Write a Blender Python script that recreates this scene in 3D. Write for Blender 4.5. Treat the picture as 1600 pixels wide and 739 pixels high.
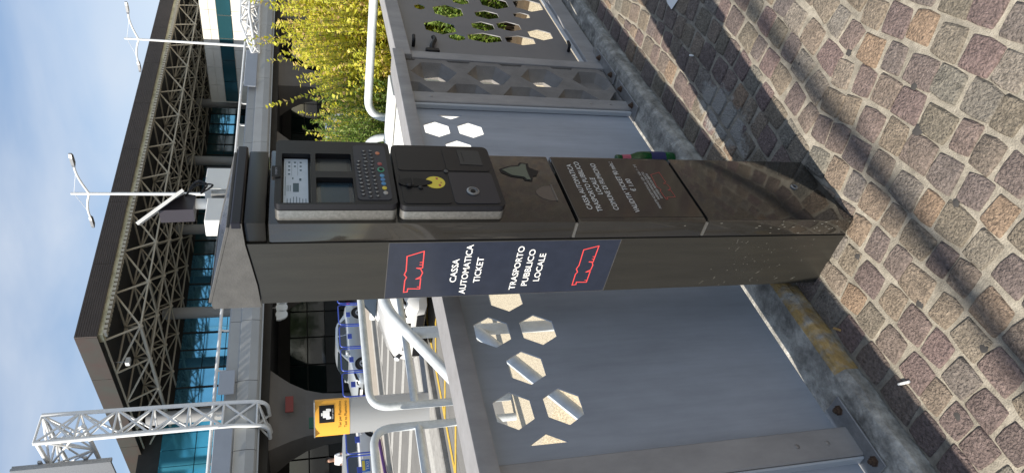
import bpy, bmesh, math, random
from mathutils import Vector, Matrix
R = math.radians
random.seed(7)
for o in list(bpy.data.objects): bpy.data.objects.remove(o)
SC = bpy.context.scene
COL = SC.collection

# ------------------------------------------------------------------ camera
CAM = Vector((-1.329, -1.103, 1.621))
yaw, pitch, roll = 0.8564, 0.2913, -0.0136
Fw = Vector((math.sin(yaw)*math.cos(pitch), math.cos(yaw)*math.cos(pitch), -math.sin(pitch)))
r0 = Vector((math.cos(yaw), -math.sin(yaw), 0)); u0 = r0.cross(Fw)
Rt = r0*math.cos(roll) + u0*math.sin(roll); Up = -r0*math.sin(roll) + u0*math.cos(roll)
cd = bpy.data.cameras.new('camera'); cam = bpy.data.objects.new('camera', cd); COL.objects.link(cam)
X, Y, Z = -Up, Rt, -Fw          # the phone was held sideways: picture right is down in the world
cam.matrix_world = Matrix(((X.x, Y.x, Z.x, CAM.x), (X.y, Y.y, Z.y, CAM.y), (X.z, Y.z, Z.z, CAM.z), (0, 0, 0, 1)))
cd.sensor_fit = 'HORIZONTAL'; cd.sensor_width = 36; cd.lens = 36*1076.18/1600
cd.clip_start = .05; cd.clip_end = 3000
SC.camera = cam

# ------------------------------------------------------------------ sky, sun, exposure
SUN_EL = R(47.5); sd = Vector((-.989, .146, 0)).normalized()
w = bpy.data.worlds.new('World'); SC.world = w; w.use_nodes = True
nt = w.node_tree; nt.nodes.clear()
wo = nt.nodes.new('ShaderNodeOutputWorld'); bg = nt.nodes.new('ShaderNodeBackground'); sky = nt.nodes.new('ShaderNodeTexSky')
sky.sky_type = 'NISHITA'; sky.sun_disc = False; sky.sun_elevation = SUN_EL; sky.sun_rotation = math.atan2(sd.x, sd.y)
sky.air_density = 1.0; sky.dust_density = .15; sky.ozone_density = 1.0
tc = nt.nodes.new('ShaderNodeTexCoord'); mp = nt.nodes.new('ShaderNodeMapping'); mp.inputs['Scale'].default_value = (1.5, 1.5, 3.4)
mp.inputs['Rotation'].default_value = (.3, .5, .4)
n1 = nt.nodes.new('ShaderNodeTexNoise'); n1.inputs['Scale'].default_value = 1.7; n1.inputs['Detail'].default_value = 5; n1.inputs['Roughness'].default_value = .5
n1.inputs['Distortion'].default_value = .4
cr = nt.nodes.new('ShaderNodeValToRGB'); cr.color_ramp.elements[0].position = .36; cr.color_ramp.elements[1].position = .70
cr.color_ramp.elements[0].color = (0.10,)*3+(1,); cr.color_ramp.elements[1].color = (.8,)*3+(1,)
mx = nt.nodes.new('ShaderNodeMix'); mx.data_type = 'RGBA'; mx.inputs[7].default_value = (4.9, 5.3, 5.9, 1)
nt.links.new(tc.outputs['Generated'], mp.inputs[0]); nt.links.new(mp.outputs[0], n1.inputs[0]); nt.links.new(n1.outputs[0], cr.inputs[0])
nt.links.new(cr.outputs[0], mx.inputs[0]); nt.links.new(sky.outputs[0], mx.inputs[6]); nt.links.new(mx.outputs[2], bg.inputs[0])
bg.inputs[1].default_value = .095; nt.links.new(bg.outputs[0], wo.inputs[0])
sl = bpy.data.lights.new('sun', 'SUN'); sl.energy = 4.8; sl.angle = R(.53); sl.color = (1, .93, .82)
so = bpy.data.objects.new('sun', sl); COL.objects.link(so)
tosun = Vector((sd.x*math.cos(SUN_EL), sd.y*math.cos(SUN_EL), math.sin(SUN_EL)))
so.rotation_euler = tosun.to_track_quat('Z', 'Y').to_euler()
vs = SC.view_settings; vs.view_transform = 'Standard'; vs.look = 'None'; vs.exposure = 0.72; vs.gamma = 1

# ------------------------------------------------------------------ materials
MATS = {}
def mat(name, col, rough=.6, metal=0, var=0, vscale=8, bump=0, bscale=60, spec=.5, trans=0, coat=0, col2=None, detail=6):
    """plain paint/metal/stone with grain: colour varies with noise between col and col2 (or a darker col)"""
    if name in MATS: return MATS[name]
    m = bpy.data.materials.new(name); m.use_nodes = True; t = m.node_tree; b = t.nodes['Principled BSDF']
    b.inputs['Base Color'].default_value = (*col, 1); b.inputs['Roughness'].default_value = rough; b.inputs['Metallic'].default_value = metal
    b.inputs['Specular IOR Level'].default_value = spec; b.inputs['Transmission Weight'].default_value = trans; b.inputs['Coat Weight'].default_value = coat
    if var or col2 or bump:
        tcn = t.nodes.new('ShaderNodeTexCoord')
    if var or col2:
        n = t.nodes.new('ShaderNodeTexNoise'); n.inputs['Scale'].default_value = vscale; n.inputs['Detail'].default_value = detail; n.inputs['Roughness'].default_value = .65
        t.links.new(tcn.outputs['Object'], n.inputs[0])
        c = t.nodes.new('ShaderNodeValToRGB'); c.color_ramp.elements[0].position = .32; c.color_ramp.elements[1].position = .68
        c2 = col2 or tuple(v*(1-var) for v in col)
        c.color_ramp.elements[0].color = (*c2, 1); c.color_ramp.elements[1].color = (*col, 1)
        t.links.new(n.outputs[0], c.inputs[0]); t.links.new(c.outputs[0], b.inputs['Base Color'])
    if bump:
        n = t.nodes.new('ShaderNodeTexNoise'); n.inputs['Scale'].default_value = bscale; n.inputs['Detail'].default_value = 5
        t.links.new(tcn.outputs['Object'], n.inputs[0])
        bp = t.nodes.new('ShaderNodeBump'); bp.inputs['Strength'].default_value = bump; bp.inputs['Distance'].default_value = .01
        t.links.new(n.outputs[0], bp.inputs['Height']); t.links.new(bp.outputs[0], b.inputs['Normal'])
    MATS[name] = m; return m

def emis(name, col, s):
    m = mat(name, col); b = m.node_tree.nodes['Principled BSDF']
    b.inputs['Emission Color'].default_value = (*col, 1); b.inputs['Emission Strength'].default_value = s; return m

def overlay(m, col, centre, size, nscale, lo, hi, amount=1.0, rag=.9):
    """a stain or coating with a ragged outline at a fixed place on the ground"""
    t = m.node_tree; b = t.nodes['Principled BSDF']; ge = t.nodes.new('ShaderNodeNewGeometry')
    mp_ = t.nodes.new('ShaderNodeVectorMath'); mp_.operation = 'SUBTRACT'; mp_.inputs[1].default_value = centre; t.links.new(ge.outputs['Position'], mp_.inputs[0])
    sc_ = t.nodes.new('ShaderNodeVectorMath'); sc_.operation = 'MULTIPLY'; sc_.inputs[1].default_value = (1/size[0], 1/size[1], 0); t.links.new(mp_.outputs[0], sc_.inputs[0])
    ln = t.nodes.new('ShaderNodeVectorMath'); ln.operation = 'LENGTH'; t.links.new(sc_.outputs[0], ln.inputs[0])
    n = t.nodes.new('ShaderNodeTexNoise'); n.inputs['Scale'].default_value = nscale; n.inputs['Detail'].default_value = 8; n.inputs['Roughness'].default_value = .7; t.links.new(ge.outputs['Position'], n.inputs[0])
    ad = t.nodes.new('ShaderNodeMath'); ad.operation = 'MULTIPLY_ADD'; ad.inputs[1].default_value = rag*2; t.links.new(n.outputs[0], ad.inputs[0]); t.links.new(ln.outputs['Value'], ad.inputs[2])
    mr = t.nodes.new('ShaderNodeMapRange'); mr.inputs[1].default_value = lo+rag; mr.inputs[2].default_value = hi+rag; mr.inputs[3].default_value = amount; mr.inputs[4].default_value = 0; t.links.new(ad.outputs[0], mr.inputs[0])
    mi = t.nodes.new('ShaderNodeMix'); mi.data_type = 'RGBA'; mi.inputs[7].default_value = (*col, 1); src = b.inputs['Base Color'].links[0].from_socket
    t.links.new(mr.outputs[0], mi.inputs[0]); t.links.new(src, mi.inputs[6]); t.links.new(mi.outputs[2], b.inputs['Base Color'])
def weather(m, scale, lo=.75, hi=1.1, nscale=1.0, detail=6):
    """streaks, dust and smudges: multiply the colour by stretched noise"""
    t = m.node_tree; b = t.nodes['Principled BSDF']; ge = t.nodes.new('ShaderNodeNewGeometry'); vm = t.nodes.new('ShaderNodeVectorMath'); vm.operation = 'MULTIPLY'; vm.inputs[1].default_value = scale
    t.links.new(ge.outputs['Position'], vm.inputs[0]); n = t.nodes.new('ShaderNodeTexNoise'); n.inputs['Scale'].default_value = nscale; n.inputs['Detail'].default_value = detail; n.inputs['Roughness'].default_value = .65; t.links.new(vm.outputs[0], n.inputs[0])
    mr = t.nodes.new('ShaderNodeMapRange'); mr.inputs[1].default_value = .32; mr.inputs[2].default_value = .68; mr.inputs[3].default_value = lo; mr.inputs[4].default_value = hi; t.links.new(n.outputs[0], mr.inputs[0])
    mi = t.nodes.new('ShaderNodeMix'); mi.data_type = 'RGBA'; mi.blend_type = 'MULTIPLY'; mi.inputs[0].default_value = 1; inp = b.inputs['Base Color']
    if inp.links: t.links.new(inp.links[0].from_socket, mi.inputs[6])
    else: mi.inputs[6].default_value = inp.default_value
    t.links.new(mr.outputs[0], mi.inputs[7]); t.links.new(mi.outputs[2], inp)
    rm = t.nodes.new('ShaderNodeMapRange'); rm.inputs[1].default_value = .3; rm.inputs[2].default_value = .7; r_ = b.inputs['Roughness'].default_value; rm.inputs[3].default_value = min(1, r_*1.35); rm.inputs[4].default_value = r_*.85; t.links.new(n.outputs[0], rm.inputs[0]); t.links.new(rm.outputs[0], b.inputs['Roughness'])
def ramp_mat(name, stops, source, rough=.75, bump=.5, bscale=90, grain=.35, gscale=70):
    """each piece its own colour (object random or island random) broken up by grain"""
    m = bpy.data.materials.new(name); m.use_nodes = True; t = m.node_tree; b = t.nodes['Principled BSDF']
    if source == 'object':
        s = t.nodes.new('ShaderNodeObjectInfo').outputs['Random']
    else:
        s = t.nodes.new('ShaderNodeNewGeometry').outputs['Random Per Island']
    c = t.nodes.new('ShaderNodeValToRGB'); c.color_ramp.interpolation = 'LINEAR'
    while len(c.color_ramp.elements) < len(stops): c.color_ramp.elements.new(.5)
    for e, (p, col) in zip(c.color_ramp.elements, stops): e.position = p; e.color = (*col, 1)
    t.links.new(s, c.inputs[0])
    tcn = t.nodes.new('ShaderNodeNewGeometry')
    n = t.nodes.new('ShaderNodeTexNoise'); n.inputs['Scale'].default_value = gscale; n.inputs['Detail'].default_value = 7; n.inputs['Roughness'].default_value = .7
    t.links.new(tcn.outputs['Position'], n.inputs[0])
    mr = t.nodes.new('ShaderNodeMapRange'); mr.inputs[1].default_value = .3; mr.inputs[2].default_value = .7; mr.inputs[3].default_value = 1-grain; mr.inputs[4].default_value = 1+grain
    t.links.new(n.outputs[0], mr.inputs[0])
    h = t.nodes.new('ShaderNodeMix'); h.data_type = 'RGBA'; h.blend_type = 'MULTIPLY'; h.inputs[0].default_value = 1
    t.links.new(c.outputs[0], h.inputs[6]); t.links.new(mr.outputs[0], h.inputs[7]); t.links.new(h.outputs[2], b.inputs['Base Color'])
    b.inputs['Roughness'].default_value = rough
    if bump:
        n2 = t.nodes.new('ShaderNodeTexNoise'); n2.inputs['Scale'].default_value = bscale; n2.inputs['Detail'].default_value = 6
        t.links.new(tcn.outputs['Position'], n2.inputs[0])
        bp = t.nodes.new('ShaderNodeBump'); bp.inputs['Strength'].default_value = bump; bp.inputs['Distance'].default_value = .012
        t.links.new(n2.outputs[0], bp.inputs['Height']); t.links.new(bp.outputs[0], b.inputs['Normal'])
    MATS[name] = m; return m

PORPH = [(0, (.122, .096, .086)), (.18, (.165, .118, .108)), (.36, (.160, .138, .105)), (.52, (.205, .162, .120)), (.66, (.145, .114, .104)), (.80, (.175, .160, .130)), (.90, (.235, .165, .112)), (.96, (.200, .178, .150)), (1, (.115, .095, .09))]
M_cob = ramp_mat('porphyry', PORPH, 'object', bump=1.0, bscale=150, grain=.6, gscale=110)
M_cob2 = ramp_mat('porphyry_far', PORPH, 'island', bump=1.0, bscale=150, grain=.6, gscale=110)
M_mortar = mat('sand_mortar', (.41, .37, .30), .95, var=.35, vscale=16, bump=.5, bscale=220)
for m_ in (M_cob, M_cob2): weather(m_, (1, 1, 1), .86, 1.14, 26)
for m_ in (M_cob, M_cob2): overlay(m_, (.30, .29, .265), (.80, .12, 0), (.30, .13, 1), 16, .55, .75, .9)
weather(M_mortar, (1, 1, 1), .62, 1.12, 9); weather(M_mortar, (1, 1, 1), .7, 1.05, 60)
M_paint = mat('kiosk_paint', (.024, .022, .019), .085, metal=.0, var=.25, vscale=400, spec=.6, coat=.3)
M_side = mat('kiosk_side_paint', (.027, .0255, .0215), .36, var=.4, vscale=350, spec=.5)
M_blk = mat('black_plastic', (.009, .009, .011), .4, bump=.1, bscale=700, spec=.35)
M_blk2 = mat('black_rubber', (.005, .005, .006), .5, spec=.3)
M_grey = mat('worn_grey_plastic', (.085, .083, .08), .55, var=.3, vscale=25, bump=.1, bscale=200)
M_silver = mat('silver_bezel', (.27, .265, .25), .38, metal=.75, var=.35, vscale=140)
M_navy = mat('navy_film', (.022, .027, .043), .3, var=.2, vscale=30, spec=.5)
M_white = mat('white_print', (.78, .78, .76), .5)
M_red = mat('red_print', (.75, .07, .07), .45)
M_redd = mat('dull_red_print', (.42, .07, .06), .45)
M_film = mat('dark_film', (.022, .019, .016), .10, spec=.6)
M_yel = mat('yellow_label', (.72, .58, .06), .5)
M_fence = mat('fence_paint', (.32, .31, .305), .5, var=.14, vscale=5, bump=.05, bscale=300)
M_panel = mat('panel_paint', (.36, .395, .45), .40, var=.1, vscale=3, spec=.5, bump=.03, bscale=200)
weather(M_panel, (3, 3, .7), .84, 1.06, 2.2); weather(M_panel, (40, 40, 3), .93, 1.03, 1.0); weather(M_fence, (6, 6, 2), .84, 1.08, 2.0)
weather(M_side, (30, 30, 4), .8, 1.2, 1.0); weather(M_paint, (12, 12, 5), .85, 1.15, 1.0)
M_strip = mat('pale_strip', (.42, .45, .48), .4)
M_conc = mat('concrete', (.33, .32, .30), .92, var=.35, vscale=7, bump=.5, bscale=120)
M_cast = mat('cast_concrete', (.235, .22, .205), .9, var=.3, vscale=9, bump=.35, bscale=180)
M_galv = mat('galvanised', (.36, .36, .36), .45, metal=.6, var=.35, vscale=22)
M_rust = mat('rusty_bolt', (.12, .075, .05), .7, metal=.4, var=.4, vscale=80)
M_tube = mat('white_tube', (.62, .66, .68), .4, var=.12, vscale=10, bump=.04, bscale=120)
weather(M_tube, (1, 1, 1), .82, 1.04, 14); weather(M_tube, (1, 1, 1), .86, 1.02, 3)
M_agg = mat('washed_aggregate', (.62, .55, .42), .9, col2=(.25, .21, .15), vscale=110, bump=.6, bscale=150, detail=2)
M_asph = mat('asphalt', (.17, .165, .155), .92, var=.2, vscale=2.5, bump=.3, bscale=90)
M_slab = mat('pavement_slab', (.34, .30, .25), .9, var=.2, vscale=3, bump=.2, bscale=60)
M_line = mat('white_paint', (.44, .43, .40), .8, var=.3, vscale=14)
M_yline = mat('yellow_paint', (.55, .37, .05), .8, var=.3, vscale=14)
M_blue = mat('blue_steel', (.025, .06, .36), .4)
M_bwhite = mat('viaduct_panel', (.36, .37, .37), .6, var=.12, vscale=.8)
M_stone = mat('pale_stone', (.80, .76, .68), .8, var=.18, vscale=.5)
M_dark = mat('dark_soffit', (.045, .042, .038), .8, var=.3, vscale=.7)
M_truss = mat('cream_steel', (.55, .50, .40), .5)
M_wtruss = mat('white_steel', (.74, .75, .75), .4, var=.1, vscale=4)
M_fascia = mat('brown_fascia', (.085, .065, .055), .55, metal=.2, var=.25, vscale=1.5)
M_fascia2 = mat('copper_fascia', (.062, .040, .033), .55, metal=.2, col2=(.05, .052, .042), vscale=.55)
M_glassb = mat('sky_tinted_glass', (.17, .50, .74), .05, metal=.75, spec=.9, var=.25, vscale=.4)  # azure of the reflected sky is put into the base colour
M_glassd = mat('dark_glass', (.012, .022, .020), .05, spec=1.0)
M_teal = mat('teal_glass', (.02, .07, .085), .08, spec=.9)
M_cglass = mat('car_glass', (.015, .022, .028), .05, spec=.8)
M_tyre = mat('tyre', (.02, .02, .02), .8)
M_rim = mat('alloy', (.45, .45, .46), .35, metal=.8)
M_lens = mat('lamp_lens', (.55, .57, .6), .15, spec=.8)
M_tail = mat('tail_lens', (.45, .02, .02), .2)
M_ivory = mat('car_white', (.60, .60, .59), .25, coat=.6)
M_carsil = mat('car_silver', (.42, .46, .50), .3, metal=.35, coat=.5)
M_carblue = mat('car_pale_blue', (.26, .33, .42), .3, metal=.3, coat=.5)
M_pier = mat('pier_concrete', (.17, .155, .14), .8, var=.15, vscale=1)
M_skin = mat('skin', (.35, .2, .14), .6)
M_hair = mat('hair', (.02, .015, .012), .7)
M_cloth = mat('white_cotton', (.75, .75, .76), .9)
M_trouser = mat('dark_cloth', (.03, .028, .03), .9)
M_bark = mat('bark', (.10, .075, .05), .9, var=.4, vscale=20, bump=.5, bscale=60)
M_bottle = mat('green_glass', (.01, .13, .03), .06, spec=.8, trans=.55)
M_soil = mat('soil', (.09, .065, .04), .95, var=.4, vscale=9, bump=.6, bscale=60)
LEAFY = [(0, (.52, .54, .05)), (.3, (.74, .67, .09)), (.6, (.50, .54, .05)), (.85, (.80, .68, .16)), (1, (.74, .50, .28))]
LEAFG = [(0, (.07, .13, .02)), (.4, (.20, .31, .05)), (.75, (.29, .40, .08)), (1, (.42, .46, .12))]
M_leafy = ramp_mat('golden_leaves', LEAFY, 'island', rough=.55, bump=0, grain=.2, gscale=20)
M_leafg = ramp_mat('green_needles', LEAFG, 'island', rough=.55, bump=0, grain=.2, gscale=20)
M_tree = ramp_mat('tree_leaves', [(0, (.03, .07, .015)), (.6, (.06, .11, .02)), (1, (.10, .15, .03))], 'island', rough=.6, bump=0, grain=.2, gscale=3)
for m in (M_leafy, M_leafg, M_tree):      # thin leaves let some light through
    t = m.node_tree; b = t.nodes['Principled BSDF']; tl = t.nodes.new('ShaderNodeBsdfTranslucent'); ms = t.nodes.new('ShaderNodeMixShader'); ms.inputs[0].default_value = .5
    t.links.new(b.inputs['Base Color'].links[0].from_socket, tl.inputs[0]); t.links.new(b.outputs[0], ms.inputs[1]); t.links.new(tl.outputs[0], ms.inputs[2]); t.links.new(ms.outputs[0], t.nodes['Material Output'].inputs[0])

# ------------------------------------------------------------------ mesh helpers
def fillet(pts, rad, n=6):
    pts = [Vector(p) for p in pts]; out = [pts[0]]
    for i in range(1, len(pts)-1):
        a, b, c = pts[i-1], pts[i], pts[i+1]; d1 = (a-b).normalized(); d2 = (c-b).normalized()
        r = min(rad, (a-b).length*.49, (c-b).length*.49)
        p, q = b+d1*r, b+d2*r
        for k in range(n+1):
            t = k/n; out.append(p*(1-t)**2 + b*2*t*(1-t) + q*t*t)
    out.append(pts[-1]); return out

class MB:
    def __init__(s): s.v = []; s.f = []
    def add(s, vs, fs, M=None):
        n = len(s.v)
        s.v += [tuple(M @ Vector(p)) if M else tuple(p) for p in vs]; s.f += [tuple(i+n for i in f) for f in fs]; return s
    def box(s, x0, x1, y0, y1, z0, z1, bev=0, M=None, seg=1):
        vs = [(x, y, z) for z in (z0, z1) for y in (y0, y1) for x in (x0, x1)]
        fs = [(0, 2, 3, 1), (4, 5, 7, 6), (0, 1, 5, 4), (2, 6, 7, 3), (0, 4, 6, 2), (1, 3, 7, 5)]
        if bev:
            bm = bmesh.new(); bv = [bm.verts.new(p) for p in vs]; [bm.faces.new([bv[i] for i in f]) for f in fs]
            bmesh.ops.bevel(bm, geom=bm.edges[:], offset=bev, segments=seg, affect='EDGES', profile=.6)
            bm.verts.index_update(); vs = [v.co[:] for v in bm.verts]; fs = [[v.index for v in f.verts] for f in bm.faces]; bm.free()
        return s.add(vs, fs, M)
    def tube(s, pts, r, seg=10, r2=None, cap=True):
        pts = [Vector(p) for p in pts]; n = len(pts); rings = []
        d = (pts[1]-pts[0]).normalized(); a = d.orthogonal().normalized()
        for i, p in enumerate(pts):
            if i == 0: t = pts[1]-pts[0]
            elif i == n-1: t = pts[-1]-pts[-2]
            else: t = (pts[i+1]-p).normalized()+(p-pts[i-1]).normalized()
            t.normalize(); a = (a-t*a.dot(t)).normalized(); b = t.cross(a)
            rr = r if r2 is None else r+(r2-r)*i/(n-1)
            rings.append([p+(a*math.cos(k*2*math.pi/seg)+b*math.sin(k*2*math.pi/seg))*rr for k in range(seg)])
        vs = [q for g in rings for q in g]; fs = []
        for i in range(n-1):
            for k in range(seg):
                k2 = (k+1) % seg; fs.append((i*seg+k, i*seg+k2, (i+1)*seg+k2, (i+1)*seg+k))
        if cap: fs += [tuple(range(seg))[::-1], tuple((n-1)*seg+k for k in range(seg))]
        return s.add(vs, fs)
    def lathe(s, prof, seg=20, M=None):
        vs = [(r*math.cos(k*2*math.pi/seg), r*math.sin(k*2*math.pi/seg), z) for r, z in prof for k in range(seg)]; fs = []
        for i in range(len(prof)-1):
            for k in range(seg):
                k2 = (k+1) % seg; fs.append((i*seg+k, i*seg+k2, (i+1)*seg+k2, (i+1)*seg+k))
        n = len(prof); fs += [tuple(range(seg))[::-1], tuple((n-1)*seg+k for k in range(seg))]
        return s.add(vs, fs, M)
    def prism(s, poly, a, b, M=None):
        """poly in (x, z); extruded from y=a to y=b"""
        n = len(poly); vs = [(x, a, z) for x, z in poly]+[(x, b, z) for x, z in poly]
        fs = [tuple(range(n)), tuple(range(2*n-1, n-1, -1))]+[(i, i+n, (i+1) % n+n, (i+1) % n) for i in range(n)]
        return s.add(vs, fs, M)
    def loft(s, secs, cap=True):
        n = len(secs[0]); vs = [p for q in secs for p in q]; fs = []
        for i in range(len(secs)-1):
            for k in range(n):
                k2 = (k+1) % n; fs.append((i*n+k, i*n+k2, (i+1)*n+k2, (i+1)*n+k))
        if cap: fs += [tuple(range(n))[::-1], tuple((len(secs)-1)*n+k for k in range(n))]
        return s.add(vs, fs)
    def build(s, name, m, parent=None, smooth=False, loc=None, fix=True):
        me = bpy.data.meshes.new(name); me.from_pydata(s.v, [], s.f)
        if fix:
            bm = bmesh.new(); bm.from_mesh(me); bmesh.ops.recalc_face_normals(bm, faces=bm.faces); bm.to_mesh(me); bm.free()
        me.update()
        if smooth:
            me.shade_smooth(); me.set_sharp_from_angle(angle=R(38))
        me.materials.append(m); return link(name, me, parent, loc)

def link(name, me, parent=None, loc=None):
    o = bpy.data.objects.new(name, me); COL.objects.link(o); o.parent = parent
    if loc: o.location = loc
    return o
def tag(o, label=None, cat=None, group=None, kind=None):
    if label: o['label'] = label
    if cat: o['category'] = cat
    if group: o['group'] = group
    if kind: o['kind'] = kind
    return o
def thing(name, label, cat, loc=(0, 0, 0), rz=0, group=None):
    o = bpy.data.objects.new(name, None); COL.objects.link(o); o.location = loc; o.rotation_euler = (0, 0, rz); o.empty_display_size = .1
    return tag(o, label, cat, group)
def copy_tree(o, parent=None):
    c = o.copy(); COL.objects.link(c); c.parent = parent
    for ch in list(o.children): copy_tree(ch, c)
    return c
def struct(name, mb, m, parent=None, smooth=False):
    o = mb.build(name, m, parent, smooth)
    if not parent: o['kind'] = 'structure'
    return o
DG = bpy.context.evaluated_depsgraph_get
def curve_mesh(cu):
    o = bpy.data.objects.new('tmp', cu); COL.objects.link(o); bpy.context.view_layer.update()
    me = bpy.data.meshes.new_from_object(o.evaluated_get(DG())); bpy.data.objects.remove(o); return me
def plate(name, outlines, thick, m, parent, M):
    """flat sheet with holes: outlines in (a, b); M maps (a, b, n) into the parent's space"""
    cu = bpy.data.curves.new(name, 'CURVE'); cu.dimensions = '2D'; cu.fill_mode = 'BOTH'; cu.extrude = thick/2
    for p in outlines:
        sp = cu.splines.new('POLY'); sp.points.add(len(p)-1); sp.use_cyclic_u = True
        for q, (a, b) in zip(sp.points, p): q.co = (a, b, 0, 1)
    me = curve_mesh(cu); me.transform(M); me.materials.clear(); me.materials.append(m); me.name = name
    return link(name, me, parent)
def text(name, s, width, height, m, parent, M, bold=0):
    """flat lettering, left edge/baseline at M's origin, squeezed to width x cap height"""
    cu = bpy.data.curves.new(name, 'FONT'); cu.body = s; cu.size = 1; cu.offset = bold; cu.resolution_u = 3
    me = curve_mesh(cu)
    xs = [v.co.x for v in me.vertices]; ys = [v.co.y for v in me.vertices]
    sx = width/(max(xs)-min(xs)); sy = height/.73
    me.transform(M @ Matrix.Diagonal((sx, sy, 1, 1)) @ Matrix.Translation((-min(xs), 0, 0)))
    me.materials.clear(); me.materials.append(m); me.name = name
    return link(name, me, parent)
def FRONT(x, y, z): return Matrix(((1, 0, 0, x), (0, 0, -1, y), (0, 1, 0, z), (0, 0, 0, 1)))      # faces -Y
def SIDE(x, y, z): return Matrix(((0, 0, -1, x), (-1, 0, 0, y), (0, 1, 0, z), (0, 0, 0, 1)))      # faces -X
def ribbon(pts, wd, closed=True):
    """flat polyline stroke in 2D -> faces"""
    mb = MB(); n = len(pts)
    for i in range(n if closed else n-1):
        a = Vector(pts[i]); b = Vector(pts[(i+1) % n]); d = (b-a)
        if d.length < 1e-6: continue
        d.normalize(); q = Vector((-d.y, d.x))*wd/2; a = a-d*wd/2; b = b+d*wd/2
        e = i*2e-5
        mb.add([(*(a+q), e), (*(b+q), e), (*(b-q), e), (*(a-q), e)], [(0, 1, 2, 3)])
    return mb
def hexagon(cx, cz, r): return [(cx+r*math.cos(k*math.pi/3), cz+r*math.sin(k*math.pi/3)) for k in range(6)]
def clip(poly, x0, x1, y0, y1):
    def cut(P, f, g):
        out = []
        for i in range(len(P)):
            a, b = P[i], P[(i+1) % len(P)]
            if f(a): out.append(a)
            if f(a) != f(b): out.append(g(a, b))
        return out
    def gx(c): return lambda a, b: (c, a[1]+(b[1]-a[1])*(c-a[0])/(b[0]-a[0]))
    def gy(c): return lambda a, b: (a[0]+(b[0]-a[0])*(c-a[1])/(b[1]-a[1]), c)
    for f, g in ((lambda p: p[0] >= x0, gx(x0)), (lambda p: p[0] <= x1, gx(x1)), (lambda p: p[1] >= y0, gy(y0)), (lambda p: p[1] <= y1, gy(y1))):
        if poly: poly = cut(poly, f, g)
    return poly

# ================================================================== SETTING
ROAD = -.65; LANE = -1.0
g = MB(); g.box(-900, 1500, -900, 1500, -1.6, LANE); struct('ground', g, M_asph)
# --- paved terrace in front of the fence: mortar bed, cobbles on top
g = MB(); g.box(-14, 30, -14, .36, ROAD-.2, -.004); pav = struct('pavement', g, M_mortar)
def cobble_mesh(i):
    rnd = random.Random(100+i); h = .5; cs = []
    for sx, sy in ((-1, -1), (1, -1), (1, 1), (-1, 1)): cs.append(Vector((sx*h*(1+rnd.uniform(-.14, .08)), sy*h*(1+rnd.uniform(-.14, .08)))))
    out = []
    for k in range(4):
        a, b = cs[k], cs[(k+1) % 4]; d = b-a; nrm = Vector((d.y, -d.x))
        for t in (.045, .5, .955): out.append(a+d*t+nrm*(rnd.uniform(-.01, .06) if t == .5 else rnd.uniform(-.02, .02)))
    n = 12; vs = []; fs = []
    tilt = (rnd.uniform(-.03, .03), rnd.uniform(-.03, .03))
    for sc, z, j in ((1.0, -.3, 0), (1.0, -.03, 0), (.90, .050, .022)):
        for p in out: vs.append((p.x*sc+rnd.uniform(-j, j), p.y*sc+rnd.uniform(-j, j), z+rnd.uniform(-.9, .9)*j+tilt[0]*p.x+tilt[1]*p.y))
    vs.append((rnd.uniform(-.1, .1), rnd.uniform(-.1, .1), .052+rnd.uniform(-.03, .03)))
    for r in range(2):
        for k in range(n): fs.append((r*n+k, r*n+(k+1) % n, (r+1)*n+(k+1) % n, (r+1)*n+k))
    for k in range(n): fs.append((2*n+k, 2*n+(k+1) % n, 3*n))
    return vs, fs
COBV = [cobble_mesh(i) for i in range(14)]
COBM = []
for vs, fs in COBV:
    me = bpy.data.meshes.new('cobblestone'); me.from_pydata(vs, [], fs); me.materials.append(M_cob); me.shade_smooth(); me.set_sharp_from_angle(angle=R(50)); COBM.append(me)
spots = []
rc = random.Random(5); x = -4.0
while x < 7:
    L = rc.uniform(.085, .12); spots.append((x+L/2, .288+rc.uniform(-.006, .006), L, .092, rc.uniform(-.04, .04))); x += L+.018
PIT = .098; SEG = 1.7
for row in range(-3, 44):
    x = -4.2+rc.uniform(0, .1)
    while x < 7:
        L = rc.uniform(.066, .104); xc = x+L/2; ph = ((xc-.35) % SEG)/SEG*2-1
        y = .27-PIT*row-.085*(1-ph*ph); slope = .085*2*ph*2/SEG
        y += rc.uniform(-.005, .005); wd_ = rc.uniform(.083, .091)*math.cos(math.atan(slope)); top = min(y+wd_/2, .234); wd_, y = top-(y-wd_/2), (top+y-wd_/2)/2
        if wd_ > .028:      # stones cut to fit along the straight kerb course
            spots.append((xc+rc.uniform(-.008, .008), y, L, wd_, (math.atan(slope)+rc.uniform(-.06, .06))*(1 if wd_ > .075 else .3)))
        x += (L+rc.uniform(.008, .015))*math.cos(math.atan(slope))
def in_view(x, y, z=0):
    d = Vector((x, y, z))-CAM; dep = d.dot(Fw)
    if dep < .1: return None
    u = 369.5+1076.2*d.dot(Rt)/dep; v = 800-1076.2*d.dot(Up)/dep
    return dep if -25 < u < 764 and v < 1640 else None
shown = sorted([(in_view(s[0], s[1]), i) for i, s in enumerate(spots) if in_view(s[0], s[1]) and not (0 < s[0] < .31 and 0 < s[1] < .27)])[:296]
near = set(i for _, i in shown)
far = MB()
for i, (x, y, L, Wd, a) in enumerate(spots):
    if i in near:
        o = link('cobblestone', COBM[i % 14], pav, (x, y, .0)); o.scale = (L, Wd, .05*random.uniform(.8, 1.3)); o.rotation_euler = (0, 0, a+math.pi*(i % 2))
    else:
        M = Matrix.Translation((x, y, 0)) @ Matrix.Rotation(a, 4, 'Z') @ Matrix.Diagonal((L, Wd, .05, 1)); far.add(*COBV[i % 14], M)
o = far.build('cobblestone_field', M_cob2, pav, fix=False); o['kind'] = 'stuff'
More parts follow.
